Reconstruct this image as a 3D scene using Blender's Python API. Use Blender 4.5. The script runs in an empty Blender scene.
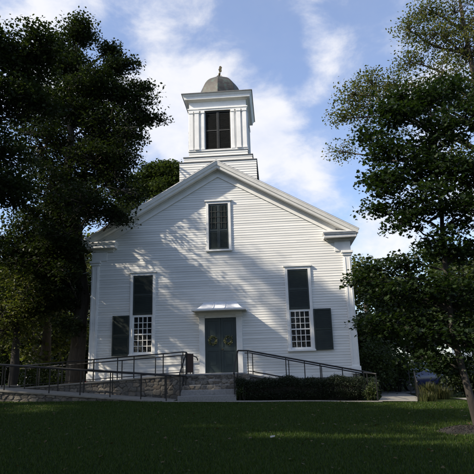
import bpy, bmesh, math, random
import numpy as np
from mathutils import Vector, Matrix
random.seed(7)
rng = np.random.default_rng(11)
R = math.radians
scene = bpy.context.scene
col = scene.collection

SUN = np.array([1.02, 0.47, -0.81]); SUN = SUN / np.linalg.norm(SUN)   # direction the light travels

# ------------------------------------------------------------------ materials
MATS = {}
def new_mat(name):
    m = bpy.data.materials.new(name); m.use_nodes = True
    nt = m.node_tree; nt.nodes.clear()
    out = nt.nodes.new('ShaderNodeOutputMaterial')
    MATS[name] = m
    return m, nt, out
def N(nt, t, **kw):
    n = nt.nodes.new(t)
    for k, v in kw.items():
        if k in n.inputs: n.inputs[k].default_value = v
        else: setattr(n, k, v)
    return n
def ramp(nt, stops):
    n = nt.nodes.new('ShaderNodeValToRGB')
    e = n.color_ramp.elements
    while len(e) < len(stops): e.new(0.5)
    for i, (p, c) in enumerate(stops):
        e[i].position = p; e[i].color = (c[0], c[1], c[2], 1)
    return n
def surf(name, c1, c2, scale=6, rough=.6, bump=.0, bscale=None, metal=0, island=0.0, detail=6, spec=.5, stretch=None, wear=None):
    """two-tone noise material; island = how much each loose piece differs in value"""
    m, nt, out = new_mat(name)
    L = nt.links.new
    tc = N(nt, 'ShaderNodeTexCoord')
    mp = N(nt, 'ShaderNodeMapping')
    if stretch: mp.inputs['Scale'].default_value = stretch
    L(tc.outputs['Object'], mp.inputs['Vector'])
    no = N(nt, 'ShaderNodeTexNoise', Scale=scale, Detail=detail, Roughness=.62)
    L(mp.outputs[0], no.inputs['Vector'])
    rp = ramp(nt, [(.3, c1), (.7, c2)])
    L(no.outputs['Fac'], rp.inputs['Fac'])
    colour = rp.outputs['Color']
    if wear:
        n2 = N(nt, 'ShaderNodeTexNoise', Scale=wear[1], Detail=8, Roughness=.75)
        L(mp.outputs[0], n2.inputs['Vector'])
        r2 = ramp(nt, [(wear[2], (0, 0, 0)), (wear[2] + .12, (1, 1, 1))])
        L(n2.outputs['Fac'], r2.inputs['Fac'])
        mx = N(nt, 'ShaderNodeMix', data_type='RGBA')
        L(r2.outputs['Color'], mx.inputs[0]); L(colour, mx.inputs[6]); mx.inputs[7].default_value = (*wear[0], 1)
        colour = mx.outputs[2]
    if island:
        ge = N(nt, 'ShaderNodeNewGeometry')
        mr = N(nt, 'ShaderNodeMapRange'); mr.inputs[3].default_value = 1 - island; mr.inputs[4].default_value = 1 + island
        L(ge.outputs['Random Per Island'], mr.inputs[0])
        vm = N(nt, 'ShaderNodeVectorMath', operation='SCALE')
        L(colour, vm.inputs[0]); L(mr.outputs[0], vm.inputs['Scale'])
        colour = vm.outputs[0]
    b = N(nt, 'ShaderNodeBsdfPrincipled', Roughness=rough, Metallic=metal)
    b.inputs['Specular IOR Level'].default_value = spec
    L(colour, b.inputs['Base Color'])
    if bump:
        nb = N(nt, 'ShaderNodeTexNoise', Scale=bscale or scale * 3, Detail=6)
        L(mp.outputs[0], nb.inputs['Vector'])
        bp = N(nt, 'ShaderNodeBump', Strength=bump, Distance=.02)
        L(nb.outputs['Fac'], bp.inputs['Height']); L(bp.outputs[0], b.inputs['Normal'])
    L(b.outputs[0], out.inputs[0])
    return m
def leafmat(name, cols, trans=.3):
    m, nt, out = new_mat(name); L = nt.links.new
    ge = N(nt, 'ShaderNodeNewGeometry')
    rp = ramp(nt, [(i / (len(cols) - 1), c) for i, c in enumerate(cols)])
    L(ge.outputs['Random Per Island'], rp.inputs['Fac'])
    b = N(nt, 'ShaderNodeBsdfPrincipled', Roughness=.5)
    b.inputs['Specular IOR Level'].default_value = .22
    L(rp.outputs[0], b.inputs['Base Color'])
    t = N(nt, 'ShaderNodeBsdfTranslucent')
    g = N(nt, 'ShaderNodeVectorMath', operation='MULTIPLY'); g.inputs[1].default_value = (1.5, 1.6, .6)
    L(rp.outputs[0], g.inputs[0]); L(g.outputs[0], t.inputs[0])
    mx = N(nt, 'ShaderNodeMixShader'); mx.inputs[0].default_value = trans
    L(b.outputs[0], mx.inputs[1]); L(t.outputs[0], mx.inputs[2]); L(mx.outputs[0], out.inputs[0])
    return m

surf('white_paint', (.70, .69, .66), (.82, .81, .77), 3, .55, .12, 40, wear=((.54, .52, .47), 8, .61))
surf('siding_paint', (.64, .63, .59), (.78, .77, .73), 2.2, .6, .12, 60, island=.07, stretch=(.25, 1, 3), wear=((.50, .475, .42), 6, .62))
surf('grey_trim', (.42, .42, .42), (.60, .60, .59), 5, .7, .1)
surf('roof_slate', (.10, .10, .105), (.17, .165, .16), 3, .8, .3, 20)
surf('flashing', (.12, .12, .12), (.22, .21, .20), 6, .5, .1)
surf('copper_patina', (.040, .034, .028), (.075, .064, .052), 4, .65, .12, 14, wear=((.07, .10, .08), 4, .50))
surf('dark_green_paint', (.012, .020, .017), (.022, .032, .027), 5, .45, .05, 30)
surf('louver_paint', (.010, .011, .010), (.02, .02, .018), 5, .7, .1, 30)
surf('door_paint', (.020, .034, .033), (.034, .050, .048), 4, .4, .05, 25, stretch=(3, 3, .5))
surf('hood_metal', (.62, .63, .65), (.78, .79, .81), 4, .42, .05, 9)
surf('iron', (.006, .006, .006), (.012, .011, .011), 12, .5, .08)
surf('rusty_brown', (.035, .017, .013), (.06, .028, .02), 9, .7, .1)
surf('fieldstone', (.16, .15, .13), (.34, .31, .27), 5, .85, .6, 22, island=.38, wear=((.08, .085, .06), 4, .60))
surf('mortar', (.10, .095, .085), (.17, .16, .14), 8, .95, .5, 30)
surf('granite', (.17, .17, .165), (.30, .29, .28), 22, .8, .4, 40, wear=((.10, .10, .09), 4, .58))
surf('concrete', (.17, .16, .135), (.27, .25, .215), 3, .9, .3, 40, wear=((.10, .10, .085), 2.5, .56))
surf('bark', (.035, .028, .021), (.085, .070, .055), 5, .95, .9, 14, stretch=(4, 4, .7))
surf('dark_bark', (.018, .015, .012), (.042, .036, .029), 6, .95, .8, 14, stretch=(4, 4, .7))
surf('soil', (.014, .012, .010), (.036, .030, .024), 9, .95, .8, 30)
surf('asphalt', (.04, .04, .04), (.065, .063, .06), 6, .9, .4, 90)
surf('car_blue', (.012, .016, .07), (.016, .022, .09), 2, .25)
surf('car_grey', (.03, .033, .04), (.04, .043, .05), 2, .3)
surf('tyre', (.012, .012, .012), (.02, .02, .02), 9, .85)
surf('rim_metal', (.4, .4, .42), (.5, .5, .52), 9, .35, metal=.8)
surf('glass_dark', (.012, .014, .016), (.02, .022, .025), 2, .04, .35, 5, spec=1.0)
surf('tail_red', (.25, .01, .01), (.3, .012, .01), 2, .3)
surf('lens_clear', (.6, .6, .6), (.7, .7, .7), 2, .2)
surf('house_grey', (.12, .15, .19), (.17, .20, .25), 4, .7)
surf('scrap', (.30, .28, .24), (.42, .40, .34), 9, .8)
surf('old_brass', (.10, .08, .04), (.16, .12, .06), 9, .4, metal=.7)
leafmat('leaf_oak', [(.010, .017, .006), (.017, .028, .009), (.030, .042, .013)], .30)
leafmat('leaf_sunlit_tint', [(.035, .050, .013), (.065, .080, .022), (.11, .11, .035)], .35)  # sunlight on the foliage put into a brighter, yellower leaf colour
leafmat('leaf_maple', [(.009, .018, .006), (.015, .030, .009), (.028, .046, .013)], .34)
leafmat('leaf_ash', [(.030, .044, .015), (.055, .070, .025), (.085, .090, .035), (.12, .105, .05)], .42)
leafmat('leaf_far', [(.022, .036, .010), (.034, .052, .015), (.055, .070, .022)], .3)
leafmat('leaf_yew', [(.008, .013, .006), (.012, .020, .008), (.022, .032, .012)], .15)
leafmat('leaf_fallen', [(.05, .035, .015), (.09, .06, .025), (.06, .06, .02)], .1)
leafmat('leaf_pale', [(.10, .13, .07), (.16, .17, .11), (.05, .08, .03)], .3)
leafmat('leaf_straw', [(.035, .045, .014), (.065, .062, .022), (.025, .038, .010)], .2)
leafmat('wreath_mat', [(.10, .14, .035), (.26, .25, .10), (.38, .36, .24)], .1)
leafmat('grass_blade', [(.018, .040, .004), (.032, .062, .007), (.062, .084, .014)], .25)
def stone_mat():
    m, nt, out = new_mat('rubble'); L = nt.links.new
    at = N(nt, 'ShaderNodeAttribute', attribute_name='stone'); sp = N(nt, 'ShaderNodeSeparateColor'); L(at.outputs['Color'], sp.inputs[0])
    rp = ramp(nt, [(0, (.11, .10, .09)), (.25, (.19, .175, .15)), (.5, (.15, .14, .13)), (.75, (.25, .225, .19)), (1, (.16, .135, .11))]); L(sp.outputs[0], rp.inputs[0])
    tc = N(nt, 'ShaderNodeTexCoord'); n1 = N(nt, 'ShaderNodeTexNoise', Scale=16, Detail=8, Roughness=.7); L(tc.outputs['Object'], n1.inputs['Vector'])
    r2 = ramp(nt, [(.3, (.6, .6, .6)), (.7, (1.3, 1.28, 1.22))]); L(n1.outputs[0], r2.inputs[0])
    mu = N(nt, 'ShaderNodeVectorMath', operation='MULTIPLY'); L(rp.outputs[0], mu.inputs[0]); L(r2.outputs[0], mu.inputs[1])
    mx = N(nt, 'ShaderNodeMix', data_type='RGBA'); L(sp.outputs[1], mx.inputs[0]); mx.inputs[6].default_value = (.12, .11, .098, 1); L(mu.outputs[0], mx.inputs[7])
    b = N(nt, 'ShaderNodeBsdfPrincipled', Roughness=.9); b.inputs['Specular IOR Level'].default_value = .2; L(mx.outputs[2], b.inputs['Base Color'])
    bp = N(nt, 'ShaderNodeBump', Strength=.6, Distance=.02); n2 = N(nt, 'ShaderNodeTexNoise', Scale=45, Detail=6); L(tc.outputs['Object'], n2.inputs['Vector'])
    L(n2.outputs[0], bp.inputs['Height']); L(bp.outputs[0], b.inputs['Normal']); L(b.outputs[0], out.inputs[0])
stone_mat()
def ground_mat():
    m, nt, out = new_mat('lawn_soil'); L = nt.links.new
    tc = N(nt, 'ShaderNodeTexCoord')
    a = N(nt, 'ShaderNodeTexNoise', Scale=.55, Detail=5); b = N(nt, 'ShaderNodeTexNoise', Scale=45, Detail=8, Roughness=.75)
    L(tc.outputs['Object'], a.inputs['Vector']); L(tc.outputs['Object'], b.inputs['Vector'])
    r1 = ramp(nt, [(.3, (.014, .028, .005)), (.7, (.028, .045, .009))]); L(a.outputs[0], r1.inputs[0])
    r2 = ramp(nt, [(.3, (.55, .55, .5)), (.75, (1.35, 1.3, 1.2))]); L(b.outputs[0], r2.inputs[0])
    mu = N(nt, 'ShaderNodeVectorMath', operation='MULTIPLY'); L(r1.outputs[0], mu.inputs[0]); L(r2.outputs[0], mu.inputs[1])
    bs = N(nt, 'ShaderNodeBsdfPrincipled', Roughness=.95); bs.inputs['Specular IOR Level'].default_value = .1
    L(mu.outputs[0], bs.inputs['Base Color'])
    bp = N(nt, 'ShaderNodeBump', Strength=.8, Distance=.04); L(b.outputs[0], bp.inputs['Height']); L(bp.outputs[0], bs.inputs['Normal'])
    L(bs.outputs[0], out.inputs[0])
ground_mat()

# ------------------------------------------------------------------ object helpers
def tag(o, label=None, cat=None, group=None, kind=None):
    if label: o['label'] = label
    if cat: o['category'] = cat
    if group: o['group'] = group
    if kind: o['kind'] = kind
    return o
def thing(name, label, cat, loc=(0, 0, 0), group=None, rz=0):
    o = bpy.data.objects.new(name, None); col.objects.link(o); o.location = loc; o.rotation_euler = (0, 0, rz)
    o.empty_display_size = .3
    return tag(o, label, cat, group)

class MB:
    """collects faces in world space; build() links them as one mesh object (under an unrotated parent)"""
    def __init__(s): s.v = []; s.f = []; s.smooth = []
    def add(s, vs, fs, smooth=False):
        k = len(s.v); s.v += [tuple(v) for v in vs]
        s.f += [tuple(i + k for i in f) for f in fs]; s.smooth += [smooth] * len(fs); return s
    def box(s, x0, x1, y0, y1, z0, z1):
        return s.add([(x, y, z) for z in (z0, z1) for y in (y0, y1) for x in (x0, x1)],
                     [(0, 2, 3, 1), (4, 5, 7, 6), (0, 1, 5, 4), (2, 6, 7, 3), (0, 4, 6, 2), (1, 3, 7, 5)])
    def hexa(s, p):      # 8 points, bottom 4 (ccw) then top 4
        return s.add(p, [(3, 2, 1, 0), (4, 5, 6, 7), (0, 1, 5, 4), (1, 2, 6, 5), (2, 3, 7, 6), (3, 0, 4, 7)])
    def prism_xz(s, poly, y0, y1):
        n = len(poly)
        a = sum(poly[i][0] * poly[(i + 1) % n][1] - poly[(i + 1) % n][0] * poly[i][1] for i in range(n))
        if a < 0: poly = poly[::-1]
        vs = [(x, y0, z) for x, z in poly] + [(x, y1, z) for x, z in poly]
        fs = [tuple(range(n)), tuple(range(2 * n - 1, n - 1, -1))] + [(i, i + n, (i + 1) % n + n, (i + 1) % n) for i in range(n)]
        return s.add(vs, fs)
    def prism_xy(s, poly, z0, z1):
        n = len(poly)
        vs = [(x, y, z0) for x, y in poly] + [(x, y, z1) for x, y in poly]
        fs = [tuple(range(n))[::-1], tuple(range(n, 2 * n))] + [(i, (i + 1) % n, (i + 1) % n + n, i + n) for i in range(n)]
        return s.add(vs, fs)
    def prism_yz(s, poly, x0, x1):
        n = len(poly)
        vs = [(x0, y, z) for y, z in poly] + [(x1, y, z) for y, z in poly]
        fs = [tuple(range(n))[::-1], tuple(range(n, 2 * n))] + [(i, (i + 1) % n, (i + 1) % n + n, i + n) for i in range(n)]
        return s.add(vs, fs)
    def tube(s, pts, rad, n=8, cap=True, smooth=True):
        pts = [Vector(p) for p in pts]
        if not hasattr(rad, '__len__'): rad = [rad] * len(pts)
        vs = []; ref = Vector((.31, .17, .93))
        for i, p in enumerate(pts):
            t = (pts[min(i + 1, len(pts) - 1)] - pts[max(i - 1, 0)]).normalized()
            if abs(t.dot(ref)) > .95: ref = Vector((.9, .2, .1))
            a = t.cross(ref).normalized(); b = t.cross(a)
            for k in range(n):
                an = 2 * math.pi * k / n
                vs.append(p + (a * math.cos(an) + b * math.sin(an)) * rad[i])
        fs = [(i * n + k, i * n + (k + 1) % n, (i + 1) * n + (k + 1) % n, (i + 1) * n + k) for i in range(len(pts) - 1) for k in range(n)]
        if cap: fs += [tuple(range(n))[::-1], tuple(range((len(pts) - 1) * n, len(pts) * n))]
        return s.add(vs, fs, smooth)
    def lathe(s, prof, c, n=16, ph=0, smooth=True, axis='z'):
        vs = []
        for r, z in prof:
            for k in range(n):
                an = ph + 2 * math.pi * k / n
                if axis == 'z': vs.append((c[0] + r * math.cos(an), c[1] + r * math.sin(an), c[2] + z))
                elif axis == 'y': vs.append((c[0] + r * math.cos(an), c[1] + z, c[2] + r * math.sin(an)))
                else: vs.append((c[0] + z, c[1] + r * math.cos(an), c[2] + r * math.sin(an)))
        m = len(prof)
        fs = [(i * n + k, i * n + (k + 1) % n, (i + 1) * n + (k + 1) % n, (i + 1) * n + k) for i in range(m - 1) for k in range(n)]
        fs += [tuple(range(n))[::-1], tuple(range((m - 1) * n, m * n))]
        return s.add(vs, fs, smooth)
    def build(s, name, mat, parent=None, bevel=0, recalc=True, sub=0):
        org = world_loc(parent) if parent else Vector((0, 0, 0))
        me = bpy.data.meshes.new(name)
        me.from_pydata([tuple(Vector(v) - org) for v in s.v], [], s.f)
        for p, sm in zip(me.polygons, s.smooth): p.use_smooth = sm
        if recalc:
            bm = bmesh.new(); bm.from_mesh(me); bmesh.ops.recalc_face_normals(bm, faces=bm.faces); bm.to_mesh(me); bm.free()
        me.materials.append(MATS[mat])
        if hasattr(s, 'stone'):
            at = me.color_attributes.new('stone', 'FLOAT_COLOR', 'POINT')
            for i, (a_, b_) in s.stone.items(): at.data[i].color = (a_, b_, 0, 1)
            bevel = 0
        o = bpy.data.objects.new(name, me); col.objects.link(o)
        if parent: o.parent = parent
        if bevel:
            b = o.modifiers.new('bevel', 'BEVEL'); b.width = bevel; b.segments = 2; b.limit_method = 'ANGLE'
        if sub:
            b = o.modifiers.new('sub', 'SUBSURF'); b.levels = sub; b.render_levels = sub
        return o
def world_loc(o):
    l = Vector((0, 0, 0))
    while o: l += o.location; o = o.parent
    return l

# fast leaf meshes ---------------------------------------------------
LEAF_QUAD = (np.array([(-.5, 0, 0), (0, -.32, .05), (.5, 0, -.06), (0, .32, .05)]), [(0, 1, 2, 3)])
def maple_template():
    pts = [(0, -.5), (.12, -.22), (.42, -.34), (.33, -.08), (.55, .12), (.27, .14), (.22, .3), (0, .58),
           (-.22, .3), (-.27, .14), (-.55, .12), (-.33, -.08), (-.42, -.34), (-.12, -.22)]
    v = [(x, y, .12 * abs(x) - .1 * y * y) for x, y in pts]
    return np.array(v), [(0, 1, 2, 3, 4, 5, 6, 7), (0, 7, 8, 9, 10, 11, 12, 13)]
LEAF_MAPLE = maple_template()
LEAF_LONG = (np.array([(0, -.5, 0), (.16, -.1, .03), (.12, .25, 0), (0, .5, -.08), (-.12, .25, 0), (-.16, -.1, .03)]), [(0, 1, 2, 3, 4, 5)])
def leaf_mesh(name, pos, size, template, mat, parent, tilt=.9, up=.6):
    n = len(pos); T, F = template; k = len(T)
    nz = rng.normal(size=(n, 3)) * tilt; nz[:, 2] = np.abs(nz[:, 2]) + up
    nz /= np.linalg.norm(nz, axis=1)[:, None]
    a = rng.normal(size=(n, 3)); a -= (a * nz).sum(1)[:, None] * nz; a /= np.linalg.norm(a, axis=1)[:, None]
    b = np.cross(nz, a)
    s = (size * rng.uniform(.65, 1.35, n))[:, None, None]
    V = (a[:, None, :] * T[None, :, 0:1] + b[:, None, :] * T[None, :, 1:2] + nz[:, None, :] * T[None, :, 2:3]) * s + pos[:, None, :]
    org = np.array(world_loc(parent)) if parent else np.zeros(3)
    V = (V - org).reshape(-1, 3)
    loops = []; starts = []; tot = []
    off = np.arange(n)[:, None] * k
    base = np.concatenate([np.array(f) for f in F]); fl = [len(f) for f in F]
    li = (off + base[None, :]).reshape(-1)
    per = len(base); st = np.cumsum([0] + fl[:-1])
    ls = (np.arange(n)[:, None] * per + st[None, :]).reshape(-1)
    me = bpy.data.meshes.new(name)
    me.vertices.add(len(V)); me.vertices.foreach_set('co', V.astype(np.float32).ravel())
    me.loops.add(len(li)); me.loops.foreach_set('vertex_index', li.astype(np.int32))
    me.polygons.add(len(ls)); me.polygons.foreach_set('loop_start', ls.astype(np.int32))
    me.update(calc_edges=True); me.validate()
    me.materials.append(MATS[mat])
    o = bpy.data.objects.new(name, me); col.objects.link(o)
    if parent: o.parent = parent
    return o

# which leaf positions leave the sun through: where the photo shows the sun reaching wall and lawn
def streak(x, z):
    w = z + .79 * x                        # constant along the way the light slides down the wall
    return np.sin(w * 2.3 + .9 + .25 * np.sin(x)) + .7 * np.sin(w * 4.9 + 2.1 + .35 * x) + .6 * np.sin(w * 1.05 + .5 * x + .4)
def sun_keep(p, k=1.0):
    keep = np.ones(len(p), bool)
    t = (0 - p[:, 1]) / SUN[1]
    hx = p[:, 0] + t * SUN[0]; hz = p[:, 2] + t * SUN[2]
    fr = t > 0
    tower = fr & (np.abs(hx) < 2.6) & (hz > 10.0)
    gable = fr & (hx > .2 - (hz - 8) * .3) & (hx < 6.6) & (hz > 6.9 - .3 * np.maximum(hx - 1.5, 0) + .35 * np.sin(hx * 2))
    gp = np.where(tower, 1, .25 + .75 * k) * 1.0
    keep &= ~((tower | gable) & (rng.uniform(size=len(p)) < gp))
    wall = fr & (np.abs(hx) < 6.3) & (hz > .4) & (hz < 9.6)
    st = streak(hx, hz)
    thr = np.where(hz > 5.0, -.25, np.where(hz < 2.4, .25, .55))
    thr = np.where((hx > 2.3) & (hz < 5.3), 1.1, thr)
    pr = 1 / (1 + np.exp(-(st - thr) / .16))
    keep &= ~(wall & (rng.uniform(size=len(p)) < pr * k))
    hood = fr & (np.abs(hx - .9) < 1.2) & (np.abs(hz - 3.5) < .35)
    keep &= ~hood
    # lawn: a sun fleck near the right front, a smaller one mid left
    t2 = (.15 - p[:, 2]) / SUN[2]
    gx = p[:, 0] + t2 * SUN[0]; gy = p[:, 1] + t2 * SUN[1]
    for (cx, cy, rx, ry) in LAWN_FLECKS:
        keep &= ~(((gx - cx) / rx) ** 2 + ((gy - cy) / ry) ** 2 < 1)
    return keep
LAWN_FLECKS = [(3.4, -10.9, 1.7, .26), (2.5, -10.7, .8, .3), (5.5, -11.75, 1.3, .2), (-6.6, -3.6, 1.6, .5), (.4, -1.75, .7, .3), (-1.3, -1.1, .8, .25), (-3.6, -1.2, .7, .2), (.9, -9.3, .7, .12), (-8.0, -3.0, 1.9, .8), (-10, 3, 4, 1.2), (7.2, -1.5, .5, .6)]

def curve_pts(a, b, n=4, sag=.12, seed=None):
    a = np.array(a, float); b = np.array(b, float); L = np.linalg.norm(b - a)
    j = rng.normal(size=3) * sag * L * .5; j[2] += sag * L * .5
    ts = np.linspace(0, 1, n + 1)
    return [tuple(a * (1 - t) + b * t + j * 4 * t * (1 - t) * .5 + (rng.normal(size=3) * .02 * L if 0 < t < 1 else 0)) for t in ts]

D_ = 15.0
def tree(name, label, base, r0, path, blobs, leaf=.14, per=60, spread=.42, template=LEAF_QUAD, lmat='leaf_oak',
         bark='bark', group=None, cull=True, cat='tree', branch_r=.035, limb_r=.12, flare=1.5):
    """blobs: (centre, radii, number of twig ends); every twig end carries a clump of leaves"""
    root = thing(name, label, cat, base, group)
    tb = MB()
    P = [tuple(base)] + list(path)
    rr = [r0 * flare] + list(np.linspace(r0, r0 * .32, len(P) - 1))
    # subdivide the trunk for a bit of wander
    pts = []; rs = []
    for i in range(len(P) - 1):
        for k in range(3):
            t = k / 3; q = np.array(P[i]) * (1 - t) + np.array(P[i + 1]) * t + (rng.normal(size=3) * r0 * .12 if (i or k) else 0)
            pts.append(tuple(q)); rs.append(rr[i] * (1 - t) + rr[i + 1] * t)
    pts.append(P[-1]); rs.append(rr[-1])
    rs[0] = r0 * flare; 
    if len(rs) > 1: rs[1] = r0 * 1.08
    tb.tube(pts, rs, 10)
    trunkpts = np.array(pts[3:] if len(pts) > 5 else pts)
    ends = []
    for (c, rad, n) in blobs:
        c = np.array(c, float); rad = np.array(rad, float)
        # limb leaves the trunk lower than the blob
        d = np.linalg.norm(trunkpts - c, axis=1) + np.maximum(0, trunkpts[:, 2] - (c[2] - .35 * np.hypot(*(trunkpts[:, :2] - c[:2]).T))) * 3
        s = trunkpts[d.argmin()]
        lp = curve_pts(s, c, 6, .16)
        L = np.linalg.norm(c - s)
        lr = min(limb_r, .03 + L * .022)
        tb.tube(lp, list(np.linspace(lr, lr * .3, 7)), 7)
        limb = np.array(lp[1:])
        for _ in range(n):
            u = rng.normal(size=3); u /= np.linalg.norm(u)
            e = c + u * rad * rng.uniform(.35, 1.0) ** .6
            if cull and not sun_keep(np.array([e]), cull)[0]: continue
            s2 = limb[np.linalg.norm(limb - e, axis=1).argmin()]
            bp = curve_pts(s2, e, 3, .2)
            tb.tube(bp, [branch_r, branch_r * .7, branch_r * .45, branch_r * .2], 4, cap=False)
            ends.append((e, np.array(bp[2])))
    tb.build('trunk', bark, root, recalc=False)
    pos = []
    for e, m in ends:
        k = max(4, int(per * rng.uniform(.5, 1.5)))
        t = rng.uniform(0, 1, k)[:, None]
        ctr = e * t ** .5 + m * (1 - t ** .5)
        sp = spread * rng.uniform(.7, 1.3)
        pos.append(ctr + np.clip(rng.normal(size=(k, 3)), -1.55, 1.55) * np.array([sp, sp, sp * .45]))
    pos = np.concatenate(pos)
    if cull: pos = pos[sun_keep(pos, cull)]
    ax = np.abs(pos[:, 0]); y_ = pos[:, 1]; z_ = pos[:, 2]
    inside = (ax < 6.1) & (y_ > -.7) & (y_ < D_ + .6) & (z_ < 10.75 - .575 * ax) | (ax < 1.9) & (y_ > 0) & (y_ < 3.8) & (z_ < 16.5)
    pos = pos[~inside]
    leaf_mesh('crown', pos, leaf, template, lmat, root)
    return root

# ------------------------------------------------------------------ ground
def G(x, y):
    t = min(1, max(0, (y + 20) / 16.4)); t = t * t * (3 - 2 * t) * .35 + t * .65
    xx = min(10, max(-10, x))
    h = t * (.47 - .022 * xx)
    if y > -1:
        k = min(1, (y + 1) / 9); h = h * (1 - k) + .08 * k
    h += .012 * math.sin(x * 1.3 + y * .7) * math.sin(y * .9 - x * .4)
    return h
gx = [-600, -250, -120, -60, -35, -22] + [-16 + .5 * i for i in range(65)] + [22, 35, 60, 120, 250, 600]
gy = [-300, -120, -60, -36] + [-26 + .5 * i for i in range(93)] + [28, 40, 70, 130, 260, 700]
mb = MB()
mb.add([(x, y, G(x, y)) for y in gy for x in gx],
       [(j * len(gx) + i, j * len(gx) + i + 1, (j + 1) * len(gx) + i + 1, (j + 1) * len(gx) + i) for j in range(len(gy) - 1) for i in range(len(gx) - 1)], True)
tag(mb.build('ground', 'lawn_soil', recalc=False), kind='structure')

def strip(name, pts, w, mat, dz=.012, thick=.0):
    """flat ribbon following the ground"""
    m = MB(); vs = []
    P = [np.array(p, float) for p in pts]; Q = []
    for i in range(len(P) - 1):
        for t in np.linspace(0, 1, 8)[:-1]: Q.append(P[i] * (1 - t) + P[i + 1] * t)
    Q.append(P[-1])
    for i, q in enumerate(Q):
        d = Q[min(i + 1, len(Q) - 1)] - Q[max(i - 1, 0)]; d /= np.linalg.norm(d); nrm = np.array([-d[1], d[0]])
        for k in np.linspace(-w / 2, w / 2, 5):
            p = q + nrm * k; vs.append((p[0], p[1], G(p[0], p[1]) + dz))
    m.add(vs, [(i * 5 + k, i * 5 + k + 1, (i + 1) * 5 + k + 1, (i + 1) * 5 + k) for i in range(len(Q) - 1) for k in range(4)], True)
    return tag(m.build(name, mat, recalc=False), kind='structure')
strip('pavement', [(-1.6, -3.45), (5.7, -3.5)], .55, 'concrete', .022)
strip('path', [(6.2, -3.6), (6.7, -1.6), (7.1, .6), (7.3, 3)], 1.25, 'concrete', .03)
strip('driveway', [(7.3, 3), (7.5, 6), (12, 9), (40, 12)], 3.2, 'asphalt', .034)
strip('side_path', [(8.6, -2.4), (20, -1.2)], 1.2, 'concrete', .022)
strip('road', [(-60, 13), (-20, 12.5), (-9, 14)], 5, 'asphalt', .03)

# ------------------------------------------------------------------ church
D = 15.0          # depth of the building
SL = .575         # roof slope
ZA = 10.5         # apex of the rake
church = thing('church', 'white clapboard meeting house with gabled front, open bell tower and dome', 'church', (0, 0, .5))
WIN = [(-3.32, 2.2, 5.72), (3.32, 2.2, 5.72)]
OPEN = [(-3.32 - .5, -3.32 + .5, 2.26, 5.66), (3.32 - .5, 3.32 + .5, 2.26, 5.66), (-.5, .5, 6.56, 8.76), (-.84, .84, 1.0, 3.86)]
def zline(x): return ZA - SL * abs(x)
mb = MB()
z = 1.22; step = .108; k = 0
while z < 9.95:
    z1 = z + step; dz = random.uniform(-.003, .003)
    def hw(zz): return min(5.4, max(0, (ZA - .45 - zz) / SL))
    spans = [(-1, 1)]
    a0, a1 = hw(z), hw(z1)
    if a0 < .05: break
    cuts = [o for o in OPEN if o[2] < z1 - .01 and o[3] > z + .01]
    segs = []; cur = -a0
    for o in sorted(cuts): segs.append((cur, o[0])); cur = o[1]
    segs.append((cur, a0))
    for (s0, s1) in segs:
        if s1 - s0 < .02: continue
        # butt joints
        js = [s0]; 
        while js[-1] + 4.8 < s1 and random.random() < .8: js.append(js[-1] + random.uniform(1.8, 4.2))
        js.append(s1)
        for q0, q1 in zip(js[:-1], js[1:]):
            yb = -.017 + random.uniform(-.003, .002); yt = -.005
            u0 = q0 + (.0015 if q0 != s0 else 0); u1 = q1
            t0 = max(u0, -a1); t1 = min(u1, a1)
            if t1 - t0 < .01: t0 = t1 = (u0 + u1) / 2
            zz = z + dz
            mb.add([(u0, yb, zz), (u1, yb, zz), (t1, yt, z1 + .004), (t0, yt, z1 + .004), (u0, 0.0, zz + .002), (u1, 0.0, zz + .002), (t1, .0, z1 + .006), (t0, .0, z1 + .006)],
                   [(0, 1, 2, 3), (4, 5, 1, 0), (1, 5, 6, 2), (4, 0, 3, 7)])
    z = z1
# side walls, rear wall
for sx in (-1, 1):
    z = 1.22
    while z < 6.3:
        xb = sx * 5.524; xt = sx * 5.505
        mb.add([(xb, .02, z), (xb, D, z), (xt, D, z + step), (xt, .02, z + step), (sx * 5.5, .02, z), (sx * 5.5, D, z)], [(0, 1, 2, 3), (4, 5, 1, 0)])
        z += step
mb.build('siding', 'siding_paint', church)
mb = MB()
# sheathing behind the boards, with openings left free: built as strips around them
def wall_with_holes(x0, x1, z0, z1, holes, y0, y1):
    xs = sorted({x0, x1, *[h[0] for h in holes], *[h[1] for h in holes]}); zs = sorted({z0, z1, *[h[2] for h in holes], *[h[3] for h in holes]})
    for i in range(len(xs) - 1):
        for j in range(len(zs) - 1):
            cx = (xs[i] + xs[i + 1]) / 2; cz = (zs[j] + zs[j + 1]) / 2
            if any(h[0] < cx < h[1] and h[2] < cz < h[3] for h in holes): continue
            mb.box(xs[i], xs[i + 1], y0, y1, zs[j], zs[j + 1])
wall_with_holes(-5.49, 5.49, 1.2, 6.9, [o for o in OPEN if o[2] < 6] + [(-.5, .5, 6.56, 6.9)], .001, .16)
hz = 6.9
xi = (ZA - .3 - hz) / SL
mb.prism_xz([(-xi, hz), (-.5, hz), (-.5, 8.76), (-(ZA - .3 - 8.76) / SL, 8.76)], .001, .16)
mb.prism_xz([(xi, hz), (.5, hz), (.5, 8.76), ((ZA - .3 - 8.76) / SL, 8.76)], .001, .16)
mb.prism_xz([((ZA - .3 - 8.76) / SL, 8.76), (0, ZA - .3), (-(ZA - .3 - 8.76) / SL, 8.76)], .001, .16)
mb.box(-5.49, -5.35, .162, D - .2, 1.2, 6.8); mb.box(5.35, 5.49, .162, D - .2, 1.2, 6.8)
mb.prism_xz([(-5.49, 1.2), (5.49, 1.2), (5.49, 6.9), (0, ZA - .3), (-5.49, 6.9)], D - .19, D)
mb.box(-5.34, 5.34, .2, D - .2, 1.2, 1.3)
mb.build('wall', 'siding_paint', church)
# foundation
MB().box(-5.58, 5.58, -.03, D, .1, 1.195).build('foundation', 'granite', church)
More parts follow.
